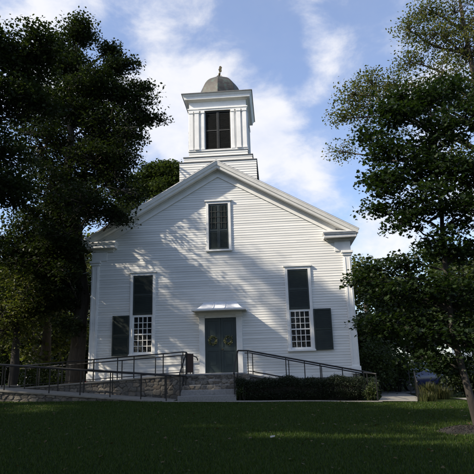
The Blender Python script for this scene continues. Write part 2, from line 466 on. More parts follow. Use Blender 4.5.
# water table
MB().box(-5.3, 5.3, -.05, -.001, 1.10, 1.235).build('water_table', 'white_paint', church)
# corner pilasters
for sx in (-1, 1):
    m = MB()
    def bx(a, b, *r):
        m.box(min(sx * a, sx * b), max(sx * a, sx * b), *r)
    bx(5.28, 5.6, -.075, .3, 1.5, 6.06)
    bx(5.25, 5.64, -.12, .34, 1.2, 1.5)
    bx(5.24, 5.64, -.115, .34, 6.06, 6.16); bx(5.20, 5.69, -.16, .38, 6.16, 6.26)
    bx(5.33, 5.36, -.092, -.073, 1.6, 5.98); bx(5.52, 5.55, -.092, -.073, 1.6, 5.98)
    m.build('corner_pilaster', 'white_paint', church, bevel=.008)
# entablature frieze along the sides + returns on the front
for sx in (-1, 1):
    m = MB()
    def bx(a, b, *r):
        m.box(min(sx * a, sx * b), max(sx * a, sx * b), *r)
    bx(4.95, 5.62, -.055, -.002, 6.262, 6.66)       # frieze block on the front
    bx(5.5, 5.62, -.002, D, 6.262, 6.66)
    m.build('frieze', 'white_paint', church, bevel=.006)
    m = MB()
    # stepped return cornice (front) with side run
    prof = [(.10, 6.662, 6.72), (.18, 6.72, 6.78), (.40, 6.78, 6.92), (.44, 6.92, 6.98), (.47, 6.98, 7.03)]
    for (o, z0, z1) in prof:
        bx(4.72 - o * .55, 5.5 + o * .9, -o, -.002, z0, z1)
        bx(5.5, 5.5 + o * .9, -.002, D + .3, z0, z1)
    # sloped metal cap on the return
    xa, xb = 4.46 * sx, 5.92 * sx
    m.add([(xa, -.47, 7.03), (xb, -.47, 7.03), (xb, -.02, 7.032), (xa, -.02, 7.032), (xa + .12 * sx, -.02, 7.2), (xb, -.02, 7.2)],
          [(0, 1, 5, 4), (0, 4, 3), (1, 2, 5), (0, 3, 2, 1), (2, 3, 4, 5)])
    m.build('cornice_return', 'grey_trim' if sx > 0 else 'white_paint', church, bevel=.006)  # right return in a greyer tone than the left
# rake boards
def chev(a, b, xe, y0, y1, m):
    for sx in (-1, 1):
        m.prism_xz([(0, ZA - a), (sx * xe, ZA - a - SL * xe), (sx * xe, ZA - b - SL * xe), (0, ZA - b)], y0, y1)
def tilt(a, b, xe, ya, yb, yin, m):
    for sx in (-1, 1):
        pr = [(0, ya, ZA - a), (sx * xe, ya, ZA - a - SL * xe), (sx * xe, yb, ZA - b - SL * xe), (0, yb, ZA - b)]
        m.add(pr + [(x, yin, z) for x, y, z in pr], [(0, 1, 2, 3), (4, 5, 6, 7), (0, 1, 5, 4), (3, 2, 6, 7), (1, 2, 6, 5), (0, 3, 7, 4)])
m = MB(); tilt(.0, .03, 5.95, -.55, -.55, -.30, m); tilt(.031, .18, 5.93, -.53, -.475, -.301, m); m.build('crown_moulding', 'white_paint', church)
m = MB(); tilt(.181, .30, 5.84, -.44, -.40, -.2, m); m.build('rake_fascia', 'white_paint', church)
m = MB(); chev(.23, .27, 5.8, -.299, -.002, m); chev(.271, .34, 5.6, -.12, -.002, m); m.build('rake_soffit', 'white_paint', church)
m = MB(); chev(.341, .58, 5.05, -.055, -.001, m); chev(.581, .61, 4.98, -.07, -.001, m); m.build('rake_frieze', 'white_paint', church)
# roof
m = MB()
for sx in (-1, 1):
    m.prism_xz([(0, ZA + .03), (sx * 5.97, ZA + .03 - SL * 5.97), (sx * 5.97, ZA - SL * 5.97 - .0), (0, ZA - .0)], -.535, D + .4)
m.build('roof', 'roof_slate', church)
m = MB()
for sx in (-1, 1):
    m.prism_xz([(0, ZA - .005), (sx * 5.9, ZA - .005 - SL * 5.9), (sx * 5.9, ZA - SL * 5.9 - .25), (0, ZA - .25)], -.295, D + .3)
m.build('roof_deck', 'white_paint', church)
m = MB(); chev(0.0, .20, 5.95, -.3, -.29, m)

# windows
def shutter(m, x0, x1, y0, z0, z1, rails=(0, .5, 1), th=.035):
    """louvred shutter leaf: stiles, rails and tilted slats"""
    s = .055
    m.box(x0, x0 + s, y0 - th, y0, z0, z1); m.box(x1 - s, x1, y0 - th, y0, z0, z1)
    zs = [z0 + (z1 - z0) * r for r in rails]
    for i, zr in enumerate(zs):
        a = zr if i == 0 else (zr - .07 if i == len(zs) - 1 else zr - .035)
        m.box(x0 + s, x1 - s, y0 - th + .002, y0 - .002, a, a + .07)
    m.box(x0 + s, x1 - s, y0 - .008, y0 - .003, z0 + .05, z1 - .05)
    for i in range(len(zs) - 1):
        a = zs[i] + .07; b = zs[i + 1] - .06
        nn = max(1, int((b - a) / .045))
        for j in range(nn):
            zz = a + (b - a) * (j + .5) / nn
            m.add([(x0 + s, y0 - th + .004, zz - .018), (x1 - s, y0 - th + .004, zz - .018), (x1 - s, y0 - .009, zz + .016), (x0 + s, y0 - .009, zz + .016)], [(0, 1, 2, 3)])
def frame(m, x0, x1, z0, z1, w=.115, yf=-.07):
    m.box(x0, x0 + w, yf, .05, z0, z1); m.box(x1 - w, x1, yf, .05, z0, z1)
    m.box(x0 + w, x1 - w, yf - .001, .05, z1 - w, z1); m.box(x0 - .05, x1 + .05, yf - .05, .05, z1, z1 + .06)
    m.box(x0 - .03, x1 + .03, yf - .05, .05, z0 - .07, z0)
for i, (cx, z0, z1) in enumerate(WIN):
    f = MB(); frame(f, cx - .545, cx + .545, z0 + .02, z1 - .06)
    w = f.build('window', 'white_paint', church, bevel=.004)
    zm = 3.88
    MB().box(cx - .42, cx + .42, .075, .085, z0 + .03, z1 - .1).build('pane', 'glass_dark', w)
    s = MB()
    # sash with 4 x 6 lights
    x0, x1, a, b = cx - .43, cx + .43, z0 + .03, zm - .02
    s.box(x0, x0 + .05, .0, .06, a, b); s.box(x1 - .05, x1, .0, .06, a, b); s.box(x0 + .05, x1 - .05, 0, .06, a, a + .08); s.box(x0 + .05, x1 - .05, 0, .06, b - .09, b)
    mid = (a + b) / 2; s.box(x0 + .05, x1 - .05, -.01, .06, mid - .025, mid + .025)
    for k in (1, 2, 3):
        xx = x0 + .05 + (x1 - x0 - .1) * k / 4; s.box(xx - .013, xx + .013, .01, .055, a + .08, b - .09)
    for k in (1, 2, 4, 5):
        zz = a + .08 + (b - a - .17) * k / 6; s.box(x0 + .05, x1 - .05, .012, .053, zz - .012, zz + .012)
    s.build('sash', 'white_paint', w)
    s = MB(); shutter(s, cx - .425, cx + .425, -.005, zm - .01, z1 - .18); s.build('closed_shutter', 'dark_green_paint', w)
    s = MB(); so = -1 if cx < 0 else 1
    xa = cx + so * .56; xb = cx + so * 1.28
    shutter(s, min(xa, xb), max(xa, xb), -.075, z0 - .02, zm - .03); s.build('open_shutter', 'dark_green_paint', w)
f = MB(); frame(f, -.545, .545, 6.53 + .02, 8.74, w=.11)
w = f.build('window', 'white_paint', church, bevel=.004)
s = MB(); shutter(s, -.43, -.004, -.0, 6.56, 8.62, (0, .42, 1)); shutter(s, .004, .43, -.0, 6.56, 8.62, (0, .42, 1))
s.build('closed_shutter', 'dark_green_paint', w)
s = MB()
for x in (-.30, -.13, .13, .30): s.box(x - .012, x + .012, -.047, -.036, 7.5, 8.52)
for zz in (7.76, 8.02, 8.27): s.box(-.38, .38, -.046, -.0365, zz - .011, zz + .011)
s.build('muntin', 'louver_paint', w)

# doorway
d = MB()
for sx in (-1, 1):
    d.box(min(sx * .66, sx * .9), max(sx * .66, sx * .9), -.09, .05, 1.38, 3.66)
    d.box(min(sx * .64, sx * .93), max(sx * .64, sx * .93), -.12, .05, 3.66, 3.74)
d.box(-.9, .9, -.088, .05, 3.74, 3.95); d.box(-.66, .66, -.08, .05, 3.62, 3.74)
d.box(-.9, .9, -.1, .04, 1.3, 1.38)
dw = d.build('doorway', 'white_paint', church, bevel=.006)
for sx in (-1, 1):
    m = MB(); x0, x1 = (-.655, -.004) if sx < 0 else (.004, .655)
    m.box(x0, x1, .02, .06, 1.385, 3.62)
    s = .10
    m.box(x0, x0 + s, .0, .02, 1.385, 3.62); m.box(x1 - s, x1, 0, .02, 1.385, 3.62)
    for a, b in ((1.385, 1.6), (2.25, 2.4), (3.48, 3.62)): m.box(x0 + s, x1 - s, .0005, .0195, a, b)
    m.box(x0 + .20, x1 - .20, .008, .0195, 1.7, 2.16); m.box(x0 + .20, x1 - .20, .008, .0195, 2.5, 3.38)
    m.build('door_leaf', 'door_paint', dw, bevel=.004)
MB().lathe([(.012, 0), (.012, -.04), (.03, -.045), (.034, -.065), (.02, -.085)], (.07, 0, 2.32), 12, axis='y').build('door_knob', 'old_brass', dw)
# flared metal hood
hood = MB(); n = 8; vs = []
for i in range(n + 1):
    t = i / n
    o = .78 * (t ** 1.0); zz = 4.26 - .36 * (1 - (1 - t) ** 1.7); hw_ = .70 + .40 * (t ** 1.6)
    vs += [(-hw_, -.06 - o * .9, zz), (hw_, -.06 - o * .9, zz)]
    # two intermediate for hip ends
fs = []
vs2 = []
for i in range(n + 1):
    t = i / n; o = .72 * t; zz = 4.27 - .35 * (1 - (1 - t) ** 2.0); e = .42 * t ** 1.0
    vs2 += [(-.70 - e, -.02, zz), (-.70 - e, -.05 - o, zz), (-.24, -.05 - o, zz), (.24, -.05 - o, zz), (.70 + e, -.05 - o, zz), (.70 + e, -.02, zz)]
for i in range(n):
    for k in range(5): fs.append((i * 6 + k, i * 6 + k + 1, (i + 1) * 6 + k + 1, (i + 1) * 6 + k))
hood.add(vs2, fs, False)
hood.box(-.70, .70, -.05, -.02, 4.255, 4.285)
h = hood.build('door_hood', 'hood_metal', church)
sm = h.modifiers.new('solid', 'SOLIDIFY'); sm.thickness = .012
for x0 in (-.24, .24):
    m = MB(); m.tube([(x0, -.05 - .72 * i / n, 4.285 - .35 * (1 - (1 - i / n) ** 2.0)) for i in range(n + 1)], .014, 6); m.build('seam', 'hood_metal', h)
m = MB(); m.box(-1.12, 1.12, -.775, -.745, 3.87, 3.925); m.box(-1.12, -1.09, -.745, -.03, 3.87, 3.92); m.box(1.09, 1.12, -.745, -.03, 3.87, 3.92)
m.box(-1.09, 1.09, -.745, -.03, 3.895, 3.915)
m.build('gutter_board', 'white_paint', h)

# bell tower
tw = MB(); TY = .5; TD = 2.76; tyc = TY + TD / 2
# two clapboarded plinth stages and the shaft
def clapbox(m, hx, y0, y1, z0, z1, st=.115):
    z = z0
    while z < z1 - .02:
        zt = min(z + st, z1)
        a = hx + .012; b = hx - .004
        for (p, q, r_, s_) in (((-a, y0 - .012), (a, y0 - .012), (b, y0 + .004), (-b, y0 + .004)), ((a, y0 - .012), (a, y1 + .012), (b, y1 - .004), (b, y0 + .004)),
                               ((a, y1 + .012), (-a, y1 + .012), (-b, y1 - .004), (b, y1 - .004)), ((-a, y1 + .012), (-a, y0 - .012), (-b, y0 + .004), (-b, y1 - .004))):
            m.add([(*p, z), (*q, z), (*r_, zt), (*s_, zt)], [(0, 1, 2, 3)])
        z = zt
    m.box(-hx + .01, hx - .01, y0 + .01, y1 - .01, z0 - .003, z1 - .001)
clapbox(tw, 1.76, TY - .34, TY + TD + .34, 8.9, 10.72)
clapbox(tw, 1.58, TY - .17, TY + TD + .17, 10.72, 11.04)
clapbox(tw, 1.37, TY + .02, TY + TD - .02, 11.04, 11.44)
tower = tw.build('bell_tower', 'siding_paint', church)
m = MB()
m.box(-1.80, 1.80, TY - .38, TY + TD + .38, 10.722, 10.745); m.box(-1.62, 1.62, TY - .21, TY + TD + .21, 11.042, 11.065)
m.build('flashing', 'flashing', tower)
# belfry: corner piers, pilasters on four faces, sill, entablature
m = MB()
y0, y1 = TY, TY + TD
m.box(-1.40, 1.40, y0 - .02, y1 + .02, 11.40, 11.47)
m.build('belfry_sill', 'white_paint', tower, bevel=.005)
def pil(x0, x1, pr):
    for s in (-1, 1):
        a, b = min(s * x0, s * x1), max(s * x0, s * x1)
        m = MB(); m.box(a, b, y0 - pr, y0 + .1, 11.47, 13.42); m.box(a - .02, b + .02, y0 - pr - .025, y0 + .1, 13.34, 13.46); m.box(a - .015, b + .015, y0 - pr - .015, y0 + .1, 11.47, 11.56)
        m.build('pilaster', 'white_paint', tower, bevel=.006)
        MB().box(a, b, y1 - .1, y1 + pr, 11.47, 13.42).build('pilaster', 'white_paint', tower)
        ya, yb = sorted((tyc + s * x0, tyc + s * x1))
        MB().box(1.27, 1.37 + pr, ya + .001, yb - .001, 11.471, 13.42).build('pilaster', 'white_paint', tower)
        MB().box(-1.37 - pr, -1.27, ya + .001, yb - .001, 11.471, 13.42).build('pilaster', 'white_paint', tower)
pil(1.17, 1.36, .03); pil(.89, 1.09, .05); pil(.64, .78, .02)
for s in (-1, 1):
    a, b = sorted((s * .6, s * 1.33))
    ya, yb = sorted((tyc + s * .6, tyc + s * 1.2))
    for bb in ((a, b, y0 + .05, y0 + .15), (a, b, y1 - .15, y1 - .05), (1.2, 1.32, ya, yb), (-1.32, -1.2, ya, yb)):
        MB().box(*bb, 11.47, 13.46).build('belfry_wall', 'white_paint', tower)
# louvred openings on four sides
for k in range(4):
    m = MB()
    def tr(p):
        x, y, zz = p; y = y - tyc
        for _ in range(k): x, y = -y, x
        return (x, y + tyc, zz)
    yy = y0 + .07 if k % 2 == 0 else tyc - 1.30
    tmp = MB()
    for sx in (-1, 1):
        a, b = sorted((sx * .02, sx * .6))
        tmp.box(a, a + .045, yy - .02, yy + .03, 11.475, 13.45); tmp.box(b - .045, b, yy - .02, yy + .03, 11.475, 13.45)
        for zz in (11.475, 12.42, 13.38): tmp.box(a + .045, b - .045, yy - .018, yy + .028, zz, zz + .07)
        zz = 11.57
        while zz < 13.36:
            if not 12.38 < zz < 12.5:
                tmp.add([(a + .045, yy - .015, zz - .03), (b - .045, yy - .015, zz - .03), (b - .045, yy + .04, zz + .03), (a + .045, yy + .04, zz + .03)], [(0, 1, 2, 3)])
            zz += .062
    tmp.box(-.02, .02, yy - .03, yy + .02, 11.475, 13.45)
    tmp.box(-.6, .6, yy + .045, yy + .06, 11.475, 13.45)
    tmp.v = [tr(p) for p in tmp.v]
    tmp.build('louver', 'louver_paint', tower)
# entablature, with a flared crown
m = MB()
def ring(h0, z0, z1, h1=None):
    h1 = h0 if h1 is None else h1
    m.hexa([(-h0, tyc - h0, z0), (h0, tyc - h0, z0), (h0, tyc + h0, z0), (-h0, tyc + h0, z0), (-h1, tyc - h1, z1), (h1, tyc - h1, z1), (h1, tyc + h1, z1), (-h1, tyc + h1, z1)])
ring(1.40, 13.46, 13.54); ring(1.43, 13.541, 13.60); ring(1.36, 13.601, 13.95); ring(1.40, 13.951, 14.0, 1.46); ring(1.56, 14.001, 14.13, 1.58); ring(1.585, 14.131, 14.25, 1.66)
m.build('cornice', 'white_paint', tower, bevel=.004)
m = MB(); ring(1.69, 14.251, 14.28); ring(1.66, 14.281, 14.50, 1.05)
m.build('cornice_roof', 'flashing', tower)
# octagonal dome, a rib facing the front
prof = [(1.30, 14.36), (1.16, 14.50), (1.12, 14.62)] + [(1.11 * math.cos(t) ** .92, 14.66 + 1.27 * math.sin(t)) for t in np.linspace(.04, 1.50, 11)] + [(.03, 15.95)]
m = MB(); m.lathe([(r_, zz) for r_, zz in prof], (0, tyc, 0), 8, ph=math.pi / 2, smooth=False)
dome = m.build('dome', 'copper_patina', tower)
dome.modifiers.new('b', 'BEVEL').width = .008
m = MB(); m.lathe([(.10, 15.9), (.07, 15.96), (.05, 16.0), (.03, 16.02), (.02, 16.3), (.012, 16.31), (.012, 16.62)], (0, tyc, 0), 10)
for k in range(4):
    a = math.pi / 4 + k * math.pi / 2
    m.tube([(math.cos(a) * r_, tyc + math.sin(a) * r_, zz) for r_, zz in ((.16, 15.93), (.19, 16.0), (.14, 16.07), (.06, 16.1), (.03, 16.18))], .014, 5)
m.lathe([(.0, 16.16), (.05, 16.19), (.065, 16.23), (.05, 16.27), (.0, 16.3)], (0, tyc, 0), 10)
# curled stem and a small upright figure-like plate
m.tube([(-.15, tyc, 15.97), (-.17, tyc, 16.06), (-.08, tyc, 16.12), (.0, tyc, 16.2)], .014, 6)
m.prism_xz([(-.01, 16.34), (.07, 16.30), (.12, 16.38), (.11, 16.50), (.14, 16.60), (.07, 16.68), (.0, 16.66), (.02, 16.55), (-.05, 16.50), (-.03, 16.42)], tyc - .012, tyc + .012)
m.build('weathervane', 'old_brass', tower)

# ------------------------------------------------------------------ stonework
def jitter_box(m, x0, x1, y0, y1, z0, z1, j=.02):
    c = []
    for zz in (z0, z1):
        for (x, y) in ((x0, y0), (x1, y0), (x1, y1), (x0, y1)):
            c.append((x + random.uniform(-j, j), y + random.uniform(-j, j) * (1 if y == y0 else 0), zz + random.uniform(-j, j)))
    m.hexa(c)
def rubble(m, x0, x1, yf, zb, zt, depth=.25, size=(.16, .38), course=.17):
    """fieldstone face as one relief sheet: jittered stones bulge out of recessed joints"""
    zl = min(zb(x0), zb(x1)) - .05; zh = max(zt(x0), zt(x1))
    seeds = []; z = zl - .1
    while z < zh + .2:
        x = x0 - .2 + random.uniform(0, .2)
        hc = course * random.uniform(.7, 1.25)
        while x < x1 + .3:
            w = random.uniform(*size); seeds.append((x + w / 2, z + random.uniform(.25, .75) * hc)); x += w
        z += hc
    S = np.array(seeds); st_ = rng.uniform(0, 1, len(S)); tilt = rng.normal(size=(len(S), 2)) * .10; out_ = rng.uniform(-.012, .03, len(S))
    nx = max(4, int((x1 - x0) / .022)); nz = max(4, int((zh - zl) / .022))
    X, T = np.meshgrid(np.linspace(x0, x1, nx), np.linspace(0, 1, nz))
    ZB = np.vectorize(zb)(X) - .05; ZT = np.vectorize(zt)(X) - .005
    Z = ZB + (ZT - ZB) * T
    P = np.stack([X.ravel(), Z.ravel()], 1)
    P = P + .014 * np.stack([np.sin(P[:, 1] * 31 + P[:, 0] * 9), np.sin(P[:, 0] * 27 + 1)], 1)
    d = np.sqrt(((P[:, None, 0] - S[None, :, 0]) * .8) ** 2 + ((P[:, None, 1] - S[None, :, 1]) * 1.35) ** 2)
    o = np.argsort(d, axis=1)[:, :2]; r_ = np.arange(len(P)); d1 = d[r_, o[:, 0]]; d2 = d[r_, o[:, 1]]
    e = np.clip((d2 - d1 - .004) / .034, 0, 1); e = e * e * (3 - 2 * e)
    k = o[:, 0]
    h = e * (.026 + out_[k] * .7 + tilt[k, 0] * (P[:, 0] - S[k, 0]) + tilt[k, 1] * (P[:, 1] - S[k, 1])) + rng.normal(size=len(P)) * .0025
    base = len(m.v)
    if not hasattr(m, 'stone'): m.stone = {}
    for i in range(len(P)): m.stone[base + i] = (st_[k[i]], e[i])
    m.add([(x, yf + .035 - hh, zz) for x, hh, zz in zip(X.ravel(), h, Z.ravel())],
          [(j * nx + i, j * nx + i + 1, (j + 1) * nx + i + 1, (j + 1) * nx + i) for j in range(nz - 1) for i in range(nx - 1)], True)
def slopewall(name, label, x0, x1, yf, zb, zt, capmat='concrete', cap=.05, depth=.28, group=None, y_back=None):
    root = thing(name, label, 'wall', ((x0 + x1) / 2, yf, zb((x0 + x1) / 2)), group)
    m = MB(); rubble(m, x0, x1, yf, zb, zt, depth)
    m.build('stone_face', 'rubble', root, bevel=.018)
    m = MB(); yb = y_back if y_back is not None else yf + depth
    m.prism_xz([(x0 + .02, zb(x0) - .1), (x1 - .02, zb(x1) - .1), (x1 - .02, zt(x1) - .02), (x0 + .02, zt(x0) - .02)], yf + .045, yb)
    m.build('mortar_core', 'mortar', root)
    m = MB(); m.prism_xz([(x0 - .02, zt(x0) - .012), (x1 + .02, zt(x1) - .012), (x1 + .02, zt(x1) + cap), (x0 - .02, zt(x0) + cap)], yf - .04, yb - .01)
    m.build('walkway', capmat, root, bevel=.01)
    return root
lowz = lambda x: .52 - .087 * (x + 1.62)            # lower ramp surface
upz = lambda x: 1.39 + .052 * (x + 1.3)             # upper ramp surface
rz_ = lambda x: 1.36 - .205 * (x - 1.16) if x > 1.16 else 1.36
slopewall('access_ramp', 'low beige fieldstone ramp rising leftward along the lawn edge below the church', -8.4, -1.45, -3.36, lambda x: G(x, -3.4) - .05, lambda x: lowz(x) - .05, y_back=-1.95)
slopewall('access_ramp', 'upper fieldstone ramp against the church front leading up to the door', -8.4, -1.32, -1.56, lambda x: .42, lambda x: upz(x) - .05, y_back=-.12)
slopewall('access_ramp', 'fieldstone ramp descending rightward from the door behind the hedge', 1.02, 5.9, -1.56, lambda x: .38, lambda x: rz_(x) - .06, y_back=-.12)
land = thing('ramp_landing', 'concrete turning platform with stone edge at the left end of the ramps', 'landing', (-9.5, -1.8, .6))
m = MB(); rubble(m, -11.2, -8.42, -3.36, lambda x: .5, lambda x: 1.07); m.build('stone_face', 'rubble', land, bevel=.018)
MB().box(-11.2, -8.42, -3.3, -.12, .4, 1.06).build('mortar_core', 'mortar', land)
MB().box(-11.25, -8.44, -3.4, -.1, 1.062, 1.12).build('walkway', 'concrete', land, bevel=.01)

steps = thing('door_steps', 'rough fieldstone and granite steps climbing to the dark church door', 'steps', (-.2, -1.8, .45))
X0, X1 = -1.24, .78
MB().box(X0 - .06, 1.0, -1.55, -.1, .4, 1.32).build('landing_core', 'mortar', steps)
MB().box(X0 - .06, 1.0, -1.60, -.125, 1.322, 1.375).build('landing_slab', 'granite', steps, bevel=.012)
ys = [-1.58, -1.86, -2.14, -2.46, -2.80]
tops = [1.32, 1.16, .99, .82, .645]
for i in range(4):
    yf, zt = ys[i + 1], tops[i + 1]
    m = MB()
    if i < 2:
        x = X0
        while x < X1 - .05:
            w = random.uniform(.22, .5); xb = min(x + w, X1)
            if X1 - xb < .12: xb = X1
            jitter_box(m, x + .006, xb - .006, yf + random.uniform(-.02, .02), ys[i] + .03, zt - .19, zt - random.uniform(0, .02), .014); x = xb
        m.build('step', 'fieldstone', steps, bevel=.03)
        m = MB(); rubble(m, X0, X1, yf - .035, lambda x: zt - .14, lambda x: zt - .02, course=.13, size=(.14, .34)); m.build('riser', 'rubble', steps)
    else:
        m.box(X0 - .02 * i, X1 + .01 * i, yf, ys[i] + .1 , zt - .18 - (.25 if i == 3 else 0), zt); m.build('step', 'granite', steps, bevel=.015)
# rubble riser just below the landing slab
m = MB(); rubble(m, X0, X1, -1.61, lambda x: 1.13, lambda x: 1.33, course=.12); m.build('riser', 'rubble', steps)
m = MB(); m.box(X0 + .03, X1 - .03, -2.1, -1.56, .4, .96); m.build('core', 'mortar', steps)
# flanking rubble cheek on the left and right
for nm, lab, a, b, yy, zt in (('cheek_wall', 'bulging fieldstone block left of the door steps, under the brown panel', -1.62, -1.29, -1.95, 1.30), ('cheek_wall', 'short fieldstone block right of the door steps, against the hedge', .82, 1.25, -1.9, 1.33)):
    r_ = thing(nm, lab, 'wall', ((a + b) / 2, yy, .45))
    m = MB(); rubble(m, a, b, yy, lambda x: .45, lambda x: zt, depth=.3, size=(.15, .3)); m.build('stone_face', 'rubble', r_, bevel=.018)
    MB().box(a + .02, b - .02, yy + .05, -1.61, .4, zt - .03).build('mortar_core', 'mortar', r_)

# ------------------------------------------------------------------ railings
def railing(label, top, posts, gap=.08, extra=None, r=.024, low=True, group='black iron railings on the ramps'):
    """top: polyline of the handrail; posts: (x,y,zbottom,ztop)"""
    root = thing('iron_railing', label, 'railing', tuple(posts[0][:3]), group)
    MB().tube(top, r, 8).build('handrail', 'iron', root)
    if low:
        m = MB()
        pts = [(p[0], p[1], p[2] + gap) for p in posts]
        m.tube(pts, .014, 6); m.build('bottom_rail', 'iron', root)
    for p in posts:
        MB().box(p[0] - .018, p[0] + .018, p[1] - .018, p[1] + .018, p[2] - .05, p[3]).build('post', 'iron', root, bevel=.003)
    return root
lr = lambda x: lowz(x) + .85
railing('front iron railing of the lower ramp, nearest the lawn', [(x, -3.28, lr(x)) for x in (-11.1, -8.4, -5.5, -3, -1.42)] , [(x, -3.28, lowz(x), lr(x)) for x in (-10.2, -8.9, -7.47, -5.81, -4.68, -3.6, -2.5, -1.6)], low=False)
railing('rear iron railing of the lower ramp, against the stone wall', [(x, -2.08, lr(x)) for x in (-8.4, -5.5, -3, -1.1)] + [(-1.05, -2.08, lr(-1.1) - .1)], [(x, -2.08, lowz(x), lr(x)) for x in (-8.2, -7.3, -6.0, -5.0, -3.9, -2.8, -1.9, -1.12)], low=False)
ur = lambda x: upz(x) + .83
railing('outer iron railing of the upper ramp ending at the brown panel', [(x, -1.5, ur(x)) for x in (-8.4, -6, -3.5, -1.33)] + [(-1.2, -1.5, ur(-1.3) - .02)], [(x, -1.5, upz(x), ur(x)) for x in (-8.2, -7.1, -6.1, -4.85, -3.9, -3.25, -2.1, -1.33)])
railing('wall side iron railing of the upper ramp, curving down left of the door', [(x, -.22, ur(x) - .08) for x in (-8.4, -6, -3.5, -1.25)] + [(-.98, -.28, 2.02), (-.93, -.3, 1.9)], [(x, -.22, upz(x), ur(x) - .08) for x in (-7.6, -6.3, -5.3, -4.1, -2.7, -1.62, -1.25)])
rr_ = lambda x: 2.19 if x < 1.2 else 2.19 - .207 * (x - 1.2)
railing('outer iron railing of the right ramp above the hedge', [(.80, -1.5, 2.21), (1.2, -1.5, 2.19), (3.2, -1.5, rr_(3.2)), (5.6, -1.5, rr_(5.6)), (5.8, -1.5, 1.24)], [(x, -1.5, rz_(x), rr_(x)) for x in (1.18, 2.62, 3.32, 3.9, 4.72, 5.5)], r=.03)
railing('wall side iron railing of the right ramp', [(.98, -.22, 2.14), (1.2, -.22, 2.14)] + [(x, -.22, rr_(x) - .06) for x in (3.2, 5.7)], [(x, -.22, rz_(x), rr_(x) - .05) for x in (1.3, 2.75, 4.05, 5.4)])
railing('left stair handrail sloping down beside the fieldstone steps', [(-1.2, -1.45, 2.2), (-1.2, -1.75, 2.05), (-1.22, -2.72, 1.45), (-1.22, -2.78, 1.36)], [(-1.2, -1.55, 1.36, 2.16), (-1.22, -2.7, .64, 1.46)], r=.028)
railing('right stair handrail sloping down between the steps and the hedge', [(.80, -1.45, 2.2), (.78, -1.75, 2.03), (.74, -2.72, 1.45), (.74, -2.78, 1.36)], [(.79, -1.55, 1.36, 2.16), (.74, -2.7, .64, 1.46)], r=.03)
railing('short iron railing at the foot of the right ramp, ending beside the path', [(5.45, -1.9, 1.27), (5.62, -3.38, 1.24)], [(5.5, -2.2, .35, 1.26), (5.61, -3.36, .30, 1.25)], low=False)
railing('sloping iron railing along the far edge of the right path', [(7.72, .9, 1.55), (7.6, -.4, 1.38), (7.25, -2.0, 1.05), (7.05, -3.0, .92)], [(7.7, .8, .2, 1.53), (7.58, -.5, .28, 1.36), (7.42, -1.3, .3, 1.2), (7.25, -2.1, .3, 1.04), (7.05, -2.95, .3, .93)])
# brown panel fixed by the landing
p = thing('brown_panel', 'dark reddish brown board standing by the railing left of the door', 'board', (-1.1, -1.3, 1.38))
m = MB(); m.hexa([(-1.20, -1.40, 1.44), (-1.17, -1.42, 1.44), (-1.02, -.93, 1.44), (-1.05, -.91, 1.44), (-1.20, -1.40, 2.17), (-1.17, -1.42, 2.17), (-1.02, -.93, 2.14), (-1.05, -.91, 2.14)])
m.build('board', 'rusty_brown', p, bevel=.004)
MB().box(-1.21, -1.17, -1.44, -1.40, 1.37, 2.2).build('post', 'iron', p); MB().box(-1.055, -1.02, -.93, -.895, 1.37, 2.16).build('post', 'iron', p)

# service cable from the left eave
cb = MB(); P0 = np.array((-5.66, .35, 5.95)); P1 = np.array((-22., -2.5, 6.2)); pts = []
for t in np.linspace(0, 1, 25):
    q_ = P0 * (1 - t) + P1 * t; q_[2] -= 6.2 * t * (1 - t); pts.append(tuple(q_))
cb.tube(pts, .016, 6)
tag(cb.build('service_cable', 'grey_trim'), 'thin pale cable sagging leftward from the left eave of the church', 'cable')
# wreaths
for x, side in ((-.335, 'left'), (.315, 'right')):
    w = thing('wreath', 'pale green flower wreath hanging on the %s door leaf' % side, 'wreath', (x, -.02, 2.69), 'wreaths on the church doors')
    m = MB(); m.tube([(x + .15 * math.cos(a), -.03, 2.69 + .15 * math.sin(a)) for a in np.linspace(0, 2 * math.pi, 25)], .022, 6, cap=False)
    m.build('ring', 'leaf_yew', w)
    a = rng.uniform(0, 2 * math.pi, 260); rr = .15 + rng.normal(size=260) * .03
    pos = np.stack([x + rr * np.cos(a), -.035 + rng.uniform(-.04, .02, 260), 2.69 + rr * np.sin(a)], 1)
    leaf_mesh('foliage', pos, .045, LEAF_QUAD, 'wreath_mat', w, up=0)

# ------------------------------------------------------------------ hedge and small plants
def bush(name, label, cat, c, rad, n, leaf, mat, template=LEAF_QUAD, stems=14, lumps=1, group=None):
    root = thing(name, label, cat, (c[0], c[1], G(c[0], c[1])), group)
    g = G(c[0], c[1])
    m = MB()
    for _ in range(stems):
        a = rng.uniform(0, 6.28); r_ = rng.uniform(.2, .8)
        m.tube(curve_pts((c[0] + .1 * math.cos(a), c[1] + .1 * math.sin(a), g - .02), (c[0] + rad[0] * r_ * math.cos(a), c[1] + rad[1] * r_ * math.sin(a), g + rad[2] * rng.uniform(.8, 1.8)), 3, .1), [.02, .014, .009, .004], 4)
    m.build('stem', 'dark_bark', root)
    cl = rng.normal(size=(int(n / 40) + 3, 3)); cl /= np.linalg.norm(cl, axis=1)[:, None]
    cl = cl * rng.uniform(.4, 1.0, (len(cl), 1)) * np.array(rad) * .85 + np.array([c[0], c[1], g + rad[2]])
    pos = cl[rng.integers(0, len(cl), n)] + rng.normal(size=(n, 3)) * np.array(rad) * .17
    pos[:, 2] = np.maximum(pos[:, 2], g + .02)
    leaf_mesh('foliage', pos, leaf, template, mat, root, up=.2)
    return root
hg = thing('hedge', 'dark clipped yew hedge in front of the right ramp', 'hedge', (3.1, -2.45, .4))
n = 42000
hx_ = rng.uniform(.78, 5.35, n)
toph = 1.17 + .05 * np.sin(hx_ * 3.1) + .04 * np.sin(hx_ * 7.3 + 1) - .03 * np.maximum(hx_ - 3.5, 0)
